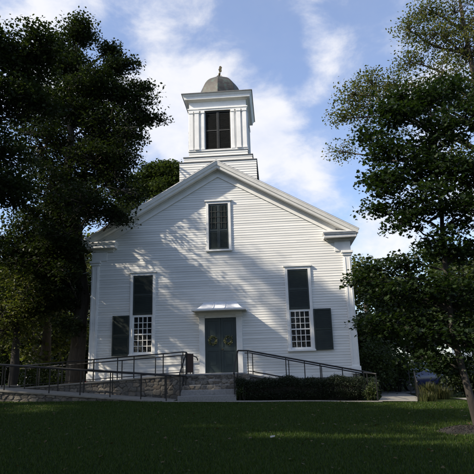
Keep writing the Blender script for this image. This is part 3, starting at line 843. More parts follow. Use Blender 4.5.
u = rng.normal(size=(n, 2)); u /= np.linalg.norm(u, axis=1)[:, None]; u = np.sign(u) * np.abs(u) ** .6
q = rng.uniform(.55, 1.03, n)
gz = .40
pos = np.stack([hx_, -2.4 + u[:, 0] * q * (.46 + .05 * np.sin(hx_ * 4.2)), (gz + toph) / 2 + u[:, 1] * q * (toph - gz) / 2], 1)
pos += rng.normal(size=pos.shape) * .025
leaf_mesh('foliage', pos, .055, LEAF_LONG, 'leaf_yew', hg, up=.1)
m = MB()
for i in range(26):
    x = .95 + i * .17; m.tube(curve_pts((x, -2.4 + random.uniform(-.1, .1), .36), (x + random.uniform(-.12, .12), -2.4 + random.uniform(-.25, .25), 1.1), 3, .1), [.025, .02, .013, .006], 5)
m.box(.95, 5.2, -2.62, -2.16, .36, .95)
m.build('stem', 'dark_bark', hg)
bush('shrub', 'pale leaved shrub by the right corner of the church foot', 'shrub', (5.72, -1.2), (.35, .3, .42), 1300, .07, 'leaf_pale')
bush('shrub', 'low dark shrub at the right end of the hedge', 'shrub', (5.5, -2.9), (.32, .3, .3), 1200, .06, 'leaf_far')
bush('shrub', 'small shrub close by the steps at the left end of the hedge', 'shrub', (1.0, -2.75), (.2, .2, .28), 900, .05, 'leaf_far')
# straw-green ornamental grass clumps beside the path
def clump(x, y, h, n, label):
    root = thing('grass_clump', label, 'plant', (x, y, G(x, y)))
    m = MB(); g = G(x, y)
    for _ in range(n):
        a = random.uniform(0, 6.28); r0 = random.uniform(0, .36); l = h * random.uniform(.5, 1.1); o = random.uniform(.05, .5)
        p0 = Vector((x + r0 * math.cos(a), y + r0 * math.sin(a), g - .01)); p1 = p0 + Vector((math.cos(a) * o * .4 * l, math.sin(a) * o * .4 * l, l * .65)); p2 = p0 + Vector((math.cos(a) * o * l, math.sin(a) * o * l, l * .95))
        s = Vector((-math.sin(a), math.cos(a), 0)) * .008
        m.add([p0 - s, p0 + s, p1 + s, p1 - s, p2], [(0, 1, 2, 3), (3, 2, 4)])
    m.build('blades', 'leaf_straw', root, recalc=False)
clump(7.55, -2.4, .62, 380, 'tall straw green grass clump leaning on the path railing')
clump(8.05, -2.2, .5, 300, 'shorter straw green grass clump right of the tall clump')
clump(7.25, -3.3, .33, 220, 'low weedy grass clump at the lawn corner of the path')

# ------------------------------------------------------------------ lawn blades
def blades(n, xr, yr, h, mask):
    x = rng.uniform(*xr, n); y = yr[0] + (yr[1] - yr[0]) * rng.uniform(0, 1, n) ** 1.25
    k = np.array([mask(a, b) for a, b in zip(x, y)]); x, y = x[k], y[k]; n = len(x)
    zg = np.array([G(a, b) for a, b in zip(x, y)])
    a = rng.uniform(0, 6.283, n); w = .0045 + .003 * (y + 21) / 17; hh = h * rng.uniform(.5, 1.2, n)
    d = np.stack([np.cos(a), np.sin(a), 0 * a], 1); lean = rng.normal(size=(n, 3)) * .35; lean[:, 2] = 1
    P = np.stack([x, y, zg - .004], 1)
    V = np.stack([P - d * w[:, None], P + d * w[:, None], P + lean * hh[:, None]], 1).reshape(-1, 3)
    me = bpy.data.meshes.new('grass'); me.vertices.add(3 * n); me.vertices.foreach_set('co', V.astype(np.float32).ravel())
    me.loops.add(3 * n); me.loops.foreach_set('vertex_index', np.arange(3 * n, dtype=np.int32))
    me.polygons.add(n); me.polygons.foreach_set('loop_start', np.arange(0, 3 * n, 3, dtype=np.int32))
    me.update(calc_edges=True); me.materials.append(MATS['grass_blade'])
    o = bpy.data.objects.new('grass', me); col.objects.link(o); return tag(o, 'short dark green mown lawn grass', 'grass', kind='stuff')
def inview(x, y):
    dx = x - 2.33; dy = y + 21.91
    ang = math.degrees(math.atan2(dx, dy))
    return -37 < ang < 30 and not (-11.3 < x < -1.3 and y > -3.42) and not (-1.7 < x < 5.8 and y > -3.74) and not (5.3 < x < 8 and y > -3.8)
blades(330000, (-11, 12), (-14.5, -3.3), .05, inview)

n = 700
fx = rng.uniform(-8, 9, n); fy = -14 + 10.6 * rng.uniform(0, 1, n); fp = np.array([(a, b, G(a, b) + .035) for a, b in zip(fx, fy) if inview(a, b)])
fl_ = leaf_mesh('fallen_leaves', fp, .06, LEAF_MAPLE, 'leaf_fallen', None, tilt=.35, up=1)
tag(fl_, 'scattered brown fallen leaves on the lawn', 'leaves', kind='stuff')
# mulch ring and a pale scrap
ml = thing('mulch_mound', 'low heap of dark mulch round the foot of the young maple', 'mulch', (6.2, -10.4, G(6.2, -10.4)))
m = MB(); c0 = (6.05, -10.45); vs = []; nn = 26
for i in range(7):
    t = i / 6
    for k in range(nn):
        a = 2 * math.pi * k / nn; rx, ry = .62, .40
        x = c0[0] + rx * t * math.cos(a) * (1 + .12 * math.sin(3 * a + 1)); y = c0[1] + ry * t * math.sin(a) * (1 + .12 * math.sin(2 * a))
        vs.append((x, y, G(x, y) - .01 + .11 * (1 - t * t) + (random.uniform(-.012, .02) if t < 1 else 0)))
m.add(vs, [(i * nn + k, i * nn + (k + 1) % nn, (i + 1) * nn + (k + 1) % nn, (i + 1) * nn + k) for i in range(6) for k in range(nn)], True)
m.build('heap', 'soil', ml)
cp = rng.normal(size=(900, 2)) * np.array([.27, .18]); cp = cp[(cp[:, 0] / .6) ** 2 + (cp[:, 1] / .4) ** 2 < 1]
pos = np.array([(c0[0] + a, c0[1] + b, G(c0[0] + a, c0[1] + b) + .005 + .11 * (1 - (a / .62) ** 2 - (b / .4) ** 2)) for a, b in cp])
leaf_mesh('chips', pos, .04, LEAF_LONG, 'soil', ml, up=1.2)
m = MB(); zz = G(2.15, -11.4) + .05
m.add([(2.12, -11.42, zz), (2.20, -11.40, zz + .012), (2.21, -11.34, zz + .03), (2.15, -11.32, zz + .012), (2.11, -11.36, zz + .02), (2.16, -11.37, zz + .035)], [(0, 1, 5), (1, 2, 5), (2, 3, 5), (3, 4, 5), (4, 0, 5)])
o = m.build('paper_scrap', 'scrap'); tag(o, 'tiny pale scrap lying on the dark lawn', 'litter')
o.modifiers.new('s', 'SOLIDIFY').thickness = .004

# ------------------------------------------------------------------ cars
def car(label, loc, rz, paint, group=None):
    root = thing('parked_car', label, 'car', loc, group)
    L, W = 4.4, 1.76
    def place(o): pass
    sec = [(-2.2, .35, .62, .70), (-2.12, .28, .82, .78), (-1.3, .22, .94, .84), (-.7, .22, .97, .87), (.6, .22, .98, .88), (1.5, .22, .96, .86), (2.05, .28, .90, .80), (2.2, .36, .66, .74)]
    m = MB(); vs = []
    for x, zb, zt, hw in sec:
        ring_ = [(-hw * .92, zb), (-hw, zb + .15), (-hw, (zb + zt) / 2 + .08), (-hw * .93, zt - .02), (-hw * .75, zt), (hw * .75, zt), (hw * .93, zt - .02), (hw, (zb + zt) / 2 + .08), (hw, zb + .15), (hw * .92, zb)]
        vs += [(x, y, z) for y, z in ring_]
    n = 10
    fs = [(i * n + k, i * n + (k + 1) % n, (i + 1) * n + (k + 1) % n, (i + 1) * n + k) for i in range(len(sec) - 1) for k in range(n)] + [tuple(range(n))[::-1], tuple(range((len(sec) - 1) * n, len(sec) * n))]
    m.add(vs, fs, True)
    def bld(m, name, mat, par, **k):
        me_o = m
        # mesh is authored in local space
        me = bpy.data.meshes.new(name); me.from_pydata(me_o.v, [], me_o.f)
        bm = bmesh.new(); bm.from_mesh(me); bmesh.ops.recalc_face_normals(bm, faces=bm.faces); bm.to_mesh(me); bm.free()
        for p_ in me.polygons: p_.use_smooth = k.get('smooth', False)
        me.materials.append(MATS[mat]); o = bpy.data.objects.new(name, me); col.objects.link(o); o.parent = par
        return o
    root.rotation_euler = (0, 0, rz)
    body = bld(m, 'body', paint, root, smooth=True)
    m = MB()
    cab = [(-1.55, .90, .72), (-1.0, 1.36, .60), (-.75, 1.42, .58), (.45, 1.44, .58), (.75, 1.38, .60), (1.45, .92, .72)]
    # roof
    m.add([(x, s * w_, z) for x, z, w_ in cab[1:5] for s in (-1, 1)] + [(x, s * w_ * .97, z - .05) for x, z, w_ in cab[1:5] for s in (-1, 1)],
          [(0, 1, 3, 2), (2, 3, 5, 4), (4, 5, 7, 6), (8, 10, 11, 9), (10, 12, 13, 11), (12, 14, 15, 13), (0, 2, 10, 8), (2, 4, 12, 10), (4, 6, 14, 12), (1, 9, 11, 3), (3, 11, 13, 5), (5, 13, 15, 7), (0, 8, 9, 1), (6, 7, 15, 14)])
    for s in (-1, 1):
        for (a, b) in (((-1.6, .9, .73), (-1.0, 1.37, .60)), ((1.48, .92, .73), (.75, 1.38, .60)), ((-.1, .93, .79), (-.12, 1.40, .60))):
            m.tube([(a[0], s * a[2], a[1]), (b[0], s * b[2], b[1])], .035, 6)
    bld(m, 'roof', paint, root)
    m = MB()
    m.add([(x, s * w_ * 1.0, z) for x, z, w_ in cab for s in (-1, 1)], [(0, 1, 3, 2), (8, 9, 11, 10), (0, 2, 4, 6, 8, 10), (1, 3, 5, 7, 9, 11), (2, 3, 5, 4), (4, 5, 7, 6), (6, 7, 9, 8)])
    m.v = [(x * .99, y * .985, z - .012) for x, y, z in m.v]
    bld(m, 'window_glass', 'glass_dark', root)
    for x in (-1.35, 1.4):
        for s in (-1, 1):
            m = MB(); m.lathe([(.20, -.10), (.31, -.10), (.33, -.06), (.33, .06), (.31, .10), (.20, .10)], (x, s * .80, .33), 20, axis='y'); w = bld(m, 'wheel', 'tyre', root)
            m = MB(); m.lathe([(.04, -.105), (.20, -.08), (.205, .08), (.04, .105)], (x, s * .80, .33), 12, axis='y'); bld(m, 'rim', 'rim_metal', w)
    for s in (-1, 1):
        m = MB(); m.box(-2.235, -2.14, s * .62 - .14, s * .62 + .14, .62, .76); bld(m, 'headlight', 'lens_clear', root)
        m = MB(); m.box(2.12, 2.235, s * .64 - .12, s * .64 + .12, .64, .80); bld(m, 'tail_light', 'tail_red', root)
        m = MB(); m.box(-.95, -.78, s * .93 - .07, s * .93 + .07, .95, 1.06); bld(m, 'mirror', paint, root)
    return root
car('dark blue car with a bright windshield parked beyond the right path', (9.7, 8.6, G(9.7, 8.6) + .035), R(38), 'car_blue')
car('second dark car parked far right behind the maple', (19.5, 13.5, G(19.5, 13.5)), R(8), 'car_grey')
car('dark grey car parked far left behind the ramp railings', (-12.6, 12.2, G(-12.6, 12.2) + .03), R(4), 'car_grey')

# far houses glimpsed between trunks
def house(label, c, w, d_, h, rh, mat):
    root = thing('house', label, 'house', (c[0], c[1], G(*c)))
    g = G(*c); x, y = c
    m = MB(); m.prism_xz([(x - w / 2, g), (x + w / 2, g), (x + w / 2, g + h), (x, g + h + rh), (x - w / 2, g + h)], y, y + d_); m.build('wall', mat, root)
    m = MB()
    for s in (-1, 1): m.prism_xz([(x, g + h + rh + .02), (x + s * (w / 2 + .4), g + h - .2), (x + s * (w / 2 + .4), g + h + .0), (x, g + h + rh + .22)], y - .4, y + d_ + .4)
    m.build('roof', 'roof_slate', root)
    for xx in (x - w * .28, x + w * .1, x + w * .33):
        m = MB(); m.box(xx - .5, xx + .5, y - .06, y - .001, g + 1.0, g + 2.3); f = m.build('window', 'white_paint', root)
        MB().box(xx - .4, xx + .4, y - .075, y - .061, g + 1.1, g + 2.2).build('pane', 'glass_dark', f)
house('grey blue house half hidden by trees at far left', (-22, 34), 8, 8, 2.6, 2.0, 'house_grey')
house('pale house barely seen through the trees at far right', (27, 32), 10, 8, 3.2, 2.6, 'house_grey')

# ------------------------------------------------------------------ trees
def deepen(blobs, yr=1.8, j=.45):
    return [((c[0], c[1] + rng.uniform(-j, j), c[2]), (r[0], r[1] * yr, r[2]), n) for c, r, n in blobs]
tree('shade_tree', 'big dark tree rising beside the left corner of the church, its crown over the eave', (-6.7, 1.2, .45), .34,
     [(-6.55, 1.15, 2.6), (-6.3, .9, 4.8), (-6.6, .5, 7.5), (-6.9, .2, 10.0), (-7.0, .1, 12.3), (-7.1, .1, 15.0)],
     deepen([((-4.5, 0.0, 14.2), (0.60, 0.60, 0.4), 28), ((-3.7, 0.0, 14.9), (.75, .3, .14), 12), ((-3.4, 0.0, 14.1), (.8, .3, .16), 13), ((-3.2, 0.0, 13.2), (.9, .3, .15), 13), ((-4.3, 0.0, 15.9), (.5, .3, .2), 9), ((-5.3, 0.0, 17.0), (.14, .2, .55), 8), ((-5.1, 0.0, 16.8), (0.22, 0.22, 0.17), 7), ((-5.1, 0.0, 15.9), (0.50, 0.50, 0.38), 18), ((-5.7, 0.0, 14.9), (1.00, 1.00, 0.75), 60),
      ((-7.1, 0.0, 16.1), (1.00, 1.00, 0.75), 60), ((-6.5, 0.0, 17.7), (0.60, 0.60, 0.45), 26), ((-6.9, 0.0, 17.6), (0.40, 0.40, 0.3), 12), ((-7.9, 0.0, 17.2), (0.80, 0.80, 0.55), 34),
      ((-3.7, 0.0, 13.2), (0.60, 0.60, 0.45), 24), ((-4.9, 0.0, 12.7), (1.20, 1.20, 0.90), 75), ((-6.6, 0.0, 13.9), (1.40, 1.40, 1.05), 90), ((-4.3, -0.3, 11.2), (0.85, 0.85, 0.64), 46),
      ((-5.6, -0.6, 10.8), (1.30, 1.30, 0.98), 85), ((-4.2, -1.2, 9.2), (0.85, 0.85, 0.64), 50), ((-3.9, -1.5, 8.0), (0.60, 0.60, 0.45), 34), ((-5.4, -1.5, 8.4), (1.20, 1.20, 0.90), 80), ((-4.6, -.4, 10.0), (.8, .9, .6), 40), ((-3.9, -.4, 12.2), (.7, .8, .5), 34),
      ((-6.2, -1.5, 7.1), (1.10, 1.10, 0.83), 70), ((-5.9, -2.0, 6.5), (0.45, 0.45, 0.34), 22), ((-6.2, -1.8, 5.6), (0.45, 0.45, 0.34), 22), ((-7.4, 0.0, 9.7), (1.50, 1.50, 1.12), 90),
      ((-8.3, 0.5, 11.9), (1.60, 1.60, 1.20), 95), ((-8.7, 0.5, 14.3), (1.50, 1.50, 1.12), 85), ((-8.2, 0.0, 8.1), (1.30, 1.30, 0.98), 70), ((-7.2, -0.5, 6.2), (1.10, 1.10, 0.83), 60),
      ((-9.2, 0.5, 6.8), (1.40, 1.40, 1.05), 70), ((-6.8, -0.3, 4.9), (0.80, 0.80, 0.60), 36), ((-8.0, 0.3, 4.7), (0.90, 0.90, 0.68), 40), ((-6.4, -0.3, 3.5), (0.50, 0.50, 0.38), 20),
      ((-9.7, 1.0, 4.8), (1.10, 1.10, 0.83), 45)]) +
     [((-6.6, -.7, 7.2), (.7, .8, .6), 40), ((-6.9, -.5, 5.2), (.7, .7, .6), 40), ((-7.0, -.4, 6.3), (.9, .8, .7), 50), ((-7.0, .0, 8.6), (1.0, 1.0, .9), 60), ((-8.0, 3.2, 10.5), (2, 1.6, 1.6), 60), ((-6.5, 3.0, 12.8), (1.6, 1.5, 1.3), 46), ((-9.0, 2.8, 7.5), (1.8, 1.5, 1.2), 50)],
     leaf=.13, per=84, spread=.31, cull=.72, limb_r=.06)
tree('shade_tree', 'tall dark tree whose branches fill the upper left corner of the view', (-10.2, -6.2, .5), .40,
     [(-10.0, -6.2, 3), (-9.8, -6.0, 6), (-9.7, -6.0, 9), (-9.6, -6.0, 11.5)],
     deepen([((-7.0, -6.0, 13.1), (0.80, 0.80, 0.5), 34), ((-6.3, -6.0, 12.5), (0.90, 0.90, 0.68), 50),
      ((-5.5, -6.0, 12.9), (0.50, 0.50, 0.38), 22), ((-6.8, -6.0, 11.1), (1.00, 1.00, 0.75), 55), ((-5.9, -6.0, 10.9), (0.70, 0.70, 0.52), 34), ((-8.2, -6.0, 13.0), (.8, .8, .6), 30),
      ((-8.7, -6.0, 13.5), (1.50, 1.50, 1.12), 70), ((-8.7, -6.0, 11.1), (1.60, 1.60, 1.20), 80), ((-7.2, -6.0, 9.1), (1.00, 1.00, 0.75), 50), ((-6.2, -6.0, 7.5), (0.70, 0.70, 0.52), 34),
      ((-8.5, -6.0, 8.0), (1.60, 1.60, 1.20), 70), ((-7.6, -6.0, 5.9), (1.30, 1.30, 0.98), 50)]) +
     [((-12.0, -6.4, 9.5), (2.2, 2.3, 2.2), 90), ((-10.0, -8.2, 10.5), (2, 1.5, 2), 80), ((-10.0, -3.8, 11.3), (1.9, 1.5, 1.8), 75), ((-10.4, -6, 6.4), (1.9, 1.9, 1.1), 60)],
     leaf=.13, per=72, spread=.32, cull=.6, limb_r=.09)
# trees left of the frame that throw the shade on the lawn
for i, (x, y, h, lab) in enumerate([(-10.5, -12.5, 13.5, 'broad dark tree left of the lawn, second along the row'), (-10.5, -18.5, 13.0, 'broad dark tree left of the lawn, nearest the camera'),
                           (-17, -9, 15, 'back row shade tree left of the lawn, nearest the church'), (-17, -16, 15, 'back row shade tree left of the lawn, middle'), (-17.5, -23, 15, 'back row shade tree left of the lawn, farthest from the church'),
                           (-8.5, -24.5, 12, 'broad dark tree behind the camera on the left')]):
    bl = []
    for k in range(9):
        a = 2.399 * k; rr = 2.6 * math.sqrt((k + .5) / 9) + .2
        bl.append(((x + rr * math.cos(a), y + rr * math.sin(a), h * (.42 + .5 * ((k * 5) % 9) / 9)), (2.1, 2.1, 1.5), 42))
    tree('shade_tree', lab, (x, y, 0), .36, [(x + .1, y, h * .25), (x, y + .2, h * .55), (x - .1, y, h * .85)], bl, leaf=.28, per=54, spread=.6, limb_r=.07, branch_r=.02)
for i, (x, y, h, lab) in enumerate([(-12, -38, 14, 'tree across the lawn behind the camera, left one'), (-3, -41, 15, 'tree across the lawn behind the camera, second from left'), (6, -39, 14, 'tree across the lawn behind the camera, third from left'),
                                   (15, -37, 15, 'tree across the lawn behind the camera, right one'), (17, -24, 13, 'broad tree right of the lawn beside the camera')]):
    bl = [((x + 2.9 * math.cos(2.399 * k) * math.sqrt((k + .5) / 9), y + 2.9 * math.sin(2.399 * k) * math.sqrt((k + .5) / 9), h * (.22 + .68 * ((k * 5) % 9) / 9)), (2.1, 2.1, 1.7), 30) for k in range(9)]
    tree('shade_tree', lab, (x, y, 0), .36, [(x + .1, y, h * .25), (x, y + .2, h * .55), (x - .1, y, h * .85)], bl, leaf=.40, per=34, spread=.6, cull=False)
# near young maple on the right
tree('young_maple', 'slender young maple in front of the right side, trunk leaning by the mulch', (6.42, -10.2, -.02), .075,
     [(6.30, -10.15, 1.0), (6.18, -10.0, 2.2), (6.22, -9.9, 3.6), (6.3, -9.9, 5.0), (6.35, -9.8, 6.6), (6.4, -9.8, 7.8)],
     deepen([((5.2, -9.80, 7.7), (.3, .3, .2), 10), ((4.87, -9.8, 7.14), (.35, .35, .25), 18), ((4.96, -9.8, 6.05), (.35, .35, .25), 18), ((4.85, -9.8, 5.2), (.3, .3, .2), 16), ((6.28, -9.80, 7.93), (0.50, 0.50, 0.35), 34), ((5.75, -9.80, 8.19), (0.30, 0.30, 0.21), 14), ((7.06, -9.80, 8.29), (0.50, 0.50, 0.35), 30), ((5.50, -9.80, 7.44), (0.40, 0.40, 0.28), 26),
      ((6.54, -9.80, 6.97), (0.65, 0.65, 0.45), 50), ((7.30, -9.80, 7.32), (0.60, 0.60, 0.42), 36), ((5.11, -9.80, 6.66), (0.45, 0.45, 0.32), 30), ((5.85, -9.80, 6.22), (0.60, 0.60, 0.42), 48),
      ((6.76, -9.80, 5.92), (0.70, 0.70, 0.49), 52), ((5.09, -9.80, 5.68), (0.45, 0.45, 0.32), 30), ((5.86, -9.80, 5.21), (0.60, 0.60, 0.42), 44), ((6.75, -9.80, 4.92), (0.60, 0.60, 0.42), 44),
      ((5.35, -9.80, 4.74), (0.35, 0.35, 0.24), 20), ((7.28, -9.80, 5.76), (0.60, 0.60, 0.42), 36), ((6.21, -9.80, 4.22), (0.50, 0.50, 0.35), 32), ((6.87, -9.80, 4.07), (0.45, 0.45, 0.32), 28),
      ((5.37, -9.80, 3.85), (0.32, 0.32, 0.22), 18), ((4.67, -9.80, 3.69), (0.30, 0.30, 0.21), 14), ((4.26, -9.80, 3.43), (0.20, 0.20, 0.14), 8), ((4.84, -9.80, 3.10), (0.45, 0.45, 0.32), 30),
      ((5.75, -9.80, 3.18), (0.60, 0.60, 0.42), 46), ((6.62, -9.80, 3.03), (0.60, 0.60, 0.42), 46), ((5.22, -9.80, 2.41), (0.50, 0.50, 0.35), 34), ((5.97, -9.80, 2.27), (0.60, 0.60, 0.42), 44),
      ((6.72, -9.80, 2.14), (0.60, 0.60, 0.42), 40), ((4.55, -9.80, 2.43), (0.35, 0.35, 0.24), 20), ((5.57, -9.80, 1.63), (0.40, 0.40, 0.28), 22), ((6.31, -9.80, 1.50), (0.35, 0.35, 0.24), 18),
      ((7.82, -9.80, 5.23), (0.70, 0.70, 0.49), 40), ((7.51, -9.80, 3.11), (0.70, 0.70, 0.49), 40), ((8.16, -9.80, 7.53), (0.60, 0.60, 0.42), 30)], 1.5, .3),
     leaf=.088, per=29, spread=.19, template=LEAF_MAPLE, lmat='leaf_maple', bark='dark_bark', branch_r=.010, limb_r=.03, flare=1.6, cull=False)
# taller, sunlit, thin-leaved tree behind it
tree('ash_tree', 'tall thin crowned tree with small yellowing sunlit leaves at the upper right', (11.3, -2.5, .2), .20,
     [(11.1, -2.6, 3), (10.9, -2.8, 6), (10.6, -3.0, 9), (10.4, -3.2, 12), (10.3, -3.2, 15.5)],
     deepen([((5.7, -3.2, 11.6), (0.70, 0.70, 0.52), 30), ((6.6, -3.2, 12.3), (0.80, 0.80, 0.60), 38), ((5.3, -3.2, 10.8), (0.50, 0.50, 0.38), 18), ((6.4, -3.2, 11.1), (0.90, 0.90, 0.68), 36),
      ((5.2, -3.2, 9.5), (0.50, 0.50, 0.38), 12), ((7.3, -3.2, 11.9), (0.70, 0.70, 0.52), 26), ((8.1, -3.2, 13.2), (0.60, 0.60, 0.45), 26), ((8.2, -3.2, 14.5), (0.60, 0.60, 0.45), 24),
      ((9.1, -3.2, 14.0), (0.80, 0.80, 0.60), 36), ((8.9, -3.2, 15.3), (0.60, 0.60, 0.45), 24), ((10.0, -3.2, 15.0), (1.00, 1.00, 0.75), 44), ((10.0, -3.2, 13.2), (1.00, 1.00, 0.75), 44),
      ((9.1, -3.2, 12.2), (0.90, 0.90, 0.68), 34), ((10.8, -3.2, 13.8), (1.20, 1.20, 0.90), 40), ((10.1, -3.2, 11.3), (1.00, 1.00, 0.75), 36), ((8.2, -3.2, 11.0), (0.90, 0.90, 0.68), 30),
      ((11.3, -3.2, 11.6), (1.40, 1.40, 1.05), 40), ((10.0, -3.2, 16.7), (1.10, 1.10, 0.83), 30), ((11.9, -3.2, 15.6), (1.30, 1.30, 0.98), 34), ((7.3, -3.2, 9.8), (0.90, 0.90, 0.68), 26),
      ((8.8, -3.2, 9.3), (1.00, 1.00, 0.75), 30), ((10.2, -3.2, 8.8), (1.20, 1.20, 0.90), 34)], 1.4, .4) + [((11, -2.8, 6.9), (1.5, 1.4, 1.1), 50)],
     leaf=.095, per=34, spread=.26, lmat='leaf_ash', bark='bark', branch_r=.018, limb_r=.07, cull=False)

# background woods: each tree its own
def bgtree(x, y, h, w, lab, lmat='leaf_far', leaf=.32, low=.18, n=7, cl=26, per=38, bark='bark'):
    g = G(x, y); bl = []
    for k in range(n):
        a = 2.399 * k + x; rr = w * .42 * math.sqrt((k + .4) / n)
        bl.append(((x + rr * math.cos(a), y + rr * math.sin(a), g + h * (low + .06 + (.86 - low) * ((k * 3) % n + .5) / n)), (w * .30, w * .30, h * .15), cl))
    tree('tree', lab, (x, y, g - .05), .035 * w + .06, [(x + .1, y, g + h * .3), (x, y + .1, g + h * .6), (x, y, g + h * .86)], bl, leaf=leaf, per=per, spread=.5, lmat=lmat, bark=bark, group='trees behind the church', cull=False)
tree('tree', 'rounded dense tree behind the roof, left of the bell tower', (-7.2, 17.5, .1), .34, [(-7.2, 17.5, 5), (-6.8, 17.4, 10), (-6.6, 17.3, 14)],
     [((-6.5, 17.5, 17.2), (1.3, 1.4, .9), 60), ((-5.2, 17.5, 17.0), (1.1, 1.3, .9), 50), ((-4.5, 17.5, 15.9), (1.0, 1.2, .9), 46), ((-7.9, 17.5, 16.2), (1.4, 1.4, 1.2), 60), ((-6.2, 17.0, 15.4), (1.5, 1.4, 1.2), 60), ((-9, 17.5, 14), (1.6, 1.5, 1.5), 50), ((-5.2, 17.4, 13.4), (1.4, 1.4, 1.2), 40), ((-8, 17.5, 11.5), (2.0, 1.8, 1.8), 50)],
     leaf=.22, per=60, spread=.40, lmat='leaf_far', group='trees behind the church', cull=False)
bgtree(-10.5, 6.5, 9.5, 6, 'tree with sunlit leaf colour directly behind the big trunk at left', 'leaf_sunlit_tint', .26)
bgtree(-13.5, 3.0, 8.0, 5, 'small tree with sunlit leaf colour near the left frame edge', 'leaf_sunlit_tint', .24, low=.32)
bgtree(-16, 17, 12, 8, 'dark tree in front of the far left house', 'leaf_oak', low=.26)
bgtree(-9, 20, 13, 8, 'dark tree behind the church left wall', 'leaf_oak', low=.22)
bgtree(-23, 28, 13, 9, 'far tree behind the grey blue house', 'leaf_oak', low=.08)
bgtree(-14, 31, 13, 10, 'far tree right of the grey blue house', 'leaf_oak', low=.04)
bgtree(-17.5, 26, 11, 8, 'low dark tree in front of the far left house, its branches near the ground', 'leaf_oak', low=.02, cl=34)
bgtree(-13.5, 24, 11, 8, 'low dark tree beyond the parked grey car', 'leaf_oak', low=.02, cl=34)
bgtree(-26, 40, 15, 12, 'distant dark tree beyond the far left house', 'leaf_oak', low=.0, cl=36, leaf=.45)
bgtree(-15, 42, 15, 12, 'distant dark tree beyond the road at left', 'leaf_oak', low=.0, cl=36, leaf=.45)
bgtree(-20.5, 19, 9, 7, 'low bushy tree beside the road at far left', 'leaf_oak', low=.0, cl=34, leaf=.3)
bgtree(-25, 27, 11, 9, 'low bushy tree between the far left house and the frame edge', 'leaf_oak', low=.0, cl=34, leaf=.36)
bgtree(-36, 34, 15, 12, 'distant dark tree at the far left edge', 'leaf_oak', low=.0, cl=36, leaf=.45)
bgtree(-8.9, .0, 5.4, 3.2, 'small yellow green understory tree with sunlit leaf colour in front of the big trunk', 'leaf_sunlit_tint', .13, low=.42, cl=24, bark='dark_bark')
bgtree(-30, 22, 13, 9, 'far tree at the extreme left', 'leaf_oak', low=.05)
bgtree(7.6, 17, 9.4, 4.2, 'pale distant tree with sunlit leaf colour just right of the church corner', 'leaf_sunlit_tint', .26)
bgtree(8.3, 8.0, 5.6, 4.0, 'dark green tree tight behind the right corner board', 'leaf_far', .24, low=.12)
bgtree(11.5, 14.5, 8, 6, 'leafy tree behind the dark blue car', 'leaf_far', low=.24)
bgtree(13.5, 3.0, 7.6, 5.5, 'dense tree right of the path behind the maple', 'leaf_far', .24, low=.24)
bgtree(17, 17, 10, 8, 'bushy tree right of the far cars', 'leaf_far', low=.22)
bgtree(10.5, 26, 10, 8, 'far green tree closing the gap behind the car', 'leaf_oak', low=.03)
bgtree(20, 27, 11, 9, 'far tree in front of the pale house', 'leaf_oak', low=.03)
bgtree(4, 33, 9, 8, 'far tree hidden behind the church', 'leaf_oak', low=.03)
bush('shrub', 'broad bush beneath the trees left of the church', 'shrub', (-9.9, 4.5), (1.2, 1.0, .95), 3500, .12, 'leaf_far')
bush('shrub', 'dark bush by the foot of the big trunk', 'shrub', (-8.3, 3.0), (.9, .8, .7), 2600, .11, 'leaf_oak')
bush('shrub', 'dark bush tight against the right side of the church', 'shrub', (6.6, 2.0), (.9, 1.0, 1.3), 4000, .11, 'leaf_far')
bush('shrub', 'wide bush between church and blue car', 'shrub', (8.2, 5.5), (1.1, 1.0, 1.1), 4000, .12, 'leaf_far')
bush('shrub', 'dark bush behind the grass clumps', 'shrub', (9.6, -.5), (1.3, 1.0, .8), 4000, .11, 'leaf_oak')
bush('shrub', 'dark bush at the right frame edge', 'shrub', (12.0, -.6), (1.2, 1.0, .9), 3600, .11, 'leaf_far')

# ------------------------------------------------------------------ camera
f = 520.; ya, pi_, ro = R(-4.01), R(14.02), R(-1.65)
fw = Vector((math.sin(ya) * math.cos(pi_), math.cos(ya) * math.cos(pi_), math.sin(pi_)))
rt = Vector((math.cos(ya), -math.sin(ya), 0)); up = rt.cross(fw)
r2 = rt * math.cos(ro) + up * math.sin(ro); u2 = -rt * math.sin(ro) + up * math.cos(ro)
cd = bpy.data.cameras.new('camera'); cam = bpy.data.objects.new('camera', cd); col.objects.link(cam)
M = Matrix((( r2.x, u2.x, -fw.x, 2.33), (r2.y, u2.y, -fw.y, -21.91), (r2.z, u2.z, -fw.z, 1.6), (0, 0, 0, 1)))
cam.matrix_world = M
cd.sensor_width = 36; cd.sensor_fit = 'HORIZONTAL'; cd.lens = f / 474 * 36; cd.clip_start = .1; cd.clip_end = 3000
scene.camera = cam

# ------------------------------------------------------------------ light
sd = bpy.data.lights.new('sun', 'SUN'); sd.energy = 4.1; sd.angle = R(1.0); sd.color = (1, .90, .74)
so = bpy.data.objects.new('sun', sd); col.objects.link(so)
so.rotation_euler = Vector(tuple(-SUN)).to_track_quat('Z', 'Y').to_euler()
wd = bpy.data.worlds.new('World'); scene.world = wd; wd.use_nodes = True
nt = wd.node_tree; nt.nodes.clear(); L = nt.links.new
out = N(nt, 'ShaderNodeOutputWorld'); bg = N(nt, 'ShaderNodeBackground'); bg.inputs[1].default_value = .125
sky = N(nt, 'ShaderNodeTexSky', sky_type='NISHITA'); sky.sun_disc = False
sky.sun_elevation = math.asin(-SUN[2]); sky.sun_rotation = math.atan2(-SUN[0], -SUN[1]); sky.dust_density = 1.2; sky.ozone_density = 1.2
tc = N(nt, 'ShaderNodeTexCoord')
nrm = N(nt, 'ShaderNodeVectorMath', operation='NORMALIZE'); L(tc.outputs['Generated'], nrm.inputs[0])
def pxdir(u, v):
    d = fw * f + r2 * (u - 237) + u2 * (237 - v); return d.normalized()
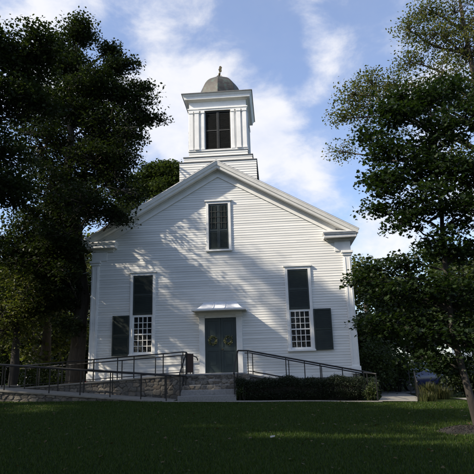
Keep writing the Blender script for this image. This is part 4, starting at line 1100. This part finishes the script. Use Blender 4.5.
def math_(op, a, b=None):
    n = N(nt, 'ShaderNodeMath', operation=op)
    for i, q in enumerate((a, b)):
        if q is None: continue
        if hasattr(q, 'links'): L(q, n.inputs[i])
        else: n.inputs[i].default_value = q
    return n.outputs[0]
# soft cloud banks at fixed compass directions (elevation, azimuth), roughened by noise
acc = None
def bank(u, v, px, w):
    global acc
    d = pxdir(u, v)
    dt = N(nt, 'ShaderNodeVectorMath', operation='DISTANCE'); L(nrm.outputs[0], dt.inputs[0]); dt.inputs[1].default_value = d
    mr = N(nt, 'ShaderNodeMapRange', interpolation_type='SMOOTHSTEP'); L(dt.outputs['Value'], mr.inputs[0])
    mr.inputs[1].default_value = 0; mr.inputs[2].default_value = px / 520.; mr.inputs[3].default_value = w; mr.inputs[4].default_value = 0
    acc = mr.outputs[0] if acc is None else math_('ADD', acc, mr.outputs[0])
for b in [(170, 110, 80, .42), (215, 85, 55, .30), (270, 110, 60, .42), (262, 150, 60, .40), (180, 140, 60, .35), (155, 85, 50, .2), (325, 45, 38, .34), (318, 85, 30, .3), (340, 75, 30, .2), (310, 15, 34, .22), (305, 178, 34, .28), (190, 10, 70, .12), (65, 0, 60, .42), (140, 15, 40, .22), (395, 240, 60, .34),
          (365, 225, 40, .22), (325, 200, 30, .26), (420, 100, 70, .2), (90, 110, 60, .25), (450, 180, 70, .3), (20, 60, 70, .3), (355, 130, 50, -.25), (255, 28, 40, -.12), (105, 50, 26, -.2)]: bank(*b)
def noise(scale, det, ro_, stretch=(1, 1, 1), rot=(0, 0, 0)):
    mp = N(nt, 'ShaderNodeMapping'); mp.inputs['Scale'].default_value = stretch; mp.inputs['Rotation'].default_value = rot
    L(nrm.outputs[0], mp.inputs['Vector'])
    n = N(nt, 'ShaderNodeTexNoise', Scale=scale, Detail=det, Roughness=ro_, Distortion=.25); L(mp.outputs[0], n.inputs['Vector']); return n.outputs[0]
n1 = noise(9, 9, .60, (1, 1, 1.6), (0, .3, 0)); n2 = noise(3.2, 4, .5, (1, 1, 1.3))
dens = math_('ADD', acc, math_('MULTIPLY', math_('SUBTRACT', n1, .5), 1.15))
dens = math_('ADD', dens, math_('MULTIPLY', math_('SUBTRACT', n2, .5), .5))
mr = N(nt, 'ShaderNodeMapRange', interpolation_type='SMOOTHSTEP'); L(dens, mr.inputs[0])
mr.inputs[1].default_value = -.05; mr.inputs[2].default_value = .50; mr.inputs[3].default_value = .16; mr.inputs[4].default_value = .93
cr = ramp(nt, [(0, (3.8, 4.0, 4.6)), (1, (4.6, 4.6, 4.75))]); 
L(n1, cr.inputs[0]); cr.color_ramp.elements[0].position = .35; cr.color_ramp.elements[1].position = .6
sk = N(nt, 'ShaderNodeVectorMath', operation='MULTIPLY'); L(sky.outputs[0], sk.inputs[0]); sk.inputs[1].default_value = (.92, 1.0, 1.16)
mx = N(nt, 'ShaderNodeMix', data_type='RGBA'); L(mr.outputs[0], mx.inputs[0]); L(sk.outputs[0], mx.inputs[6]); L(cr.outputs[0], mx.inputs[7])
L(mx.outputs[2], bg.inputs[0]); L(bg.outputs[0], out.inputs[0])

scene.render.engine = 'CYCLES'
scene.cycles.max_bounces = 6; scene.cycles.diffuse_bounces = 3; scene.cycles.transmission_bounces = 4; scene.cycles.use_denoising = True
scene.view_settings.view_transform = 'Standard'; scene.view_settings.look = 'None'; scene.view_settings.gamma = 1
scene.view_settings.exposure = .80; scene.view_settings.use_curve_mapping = False
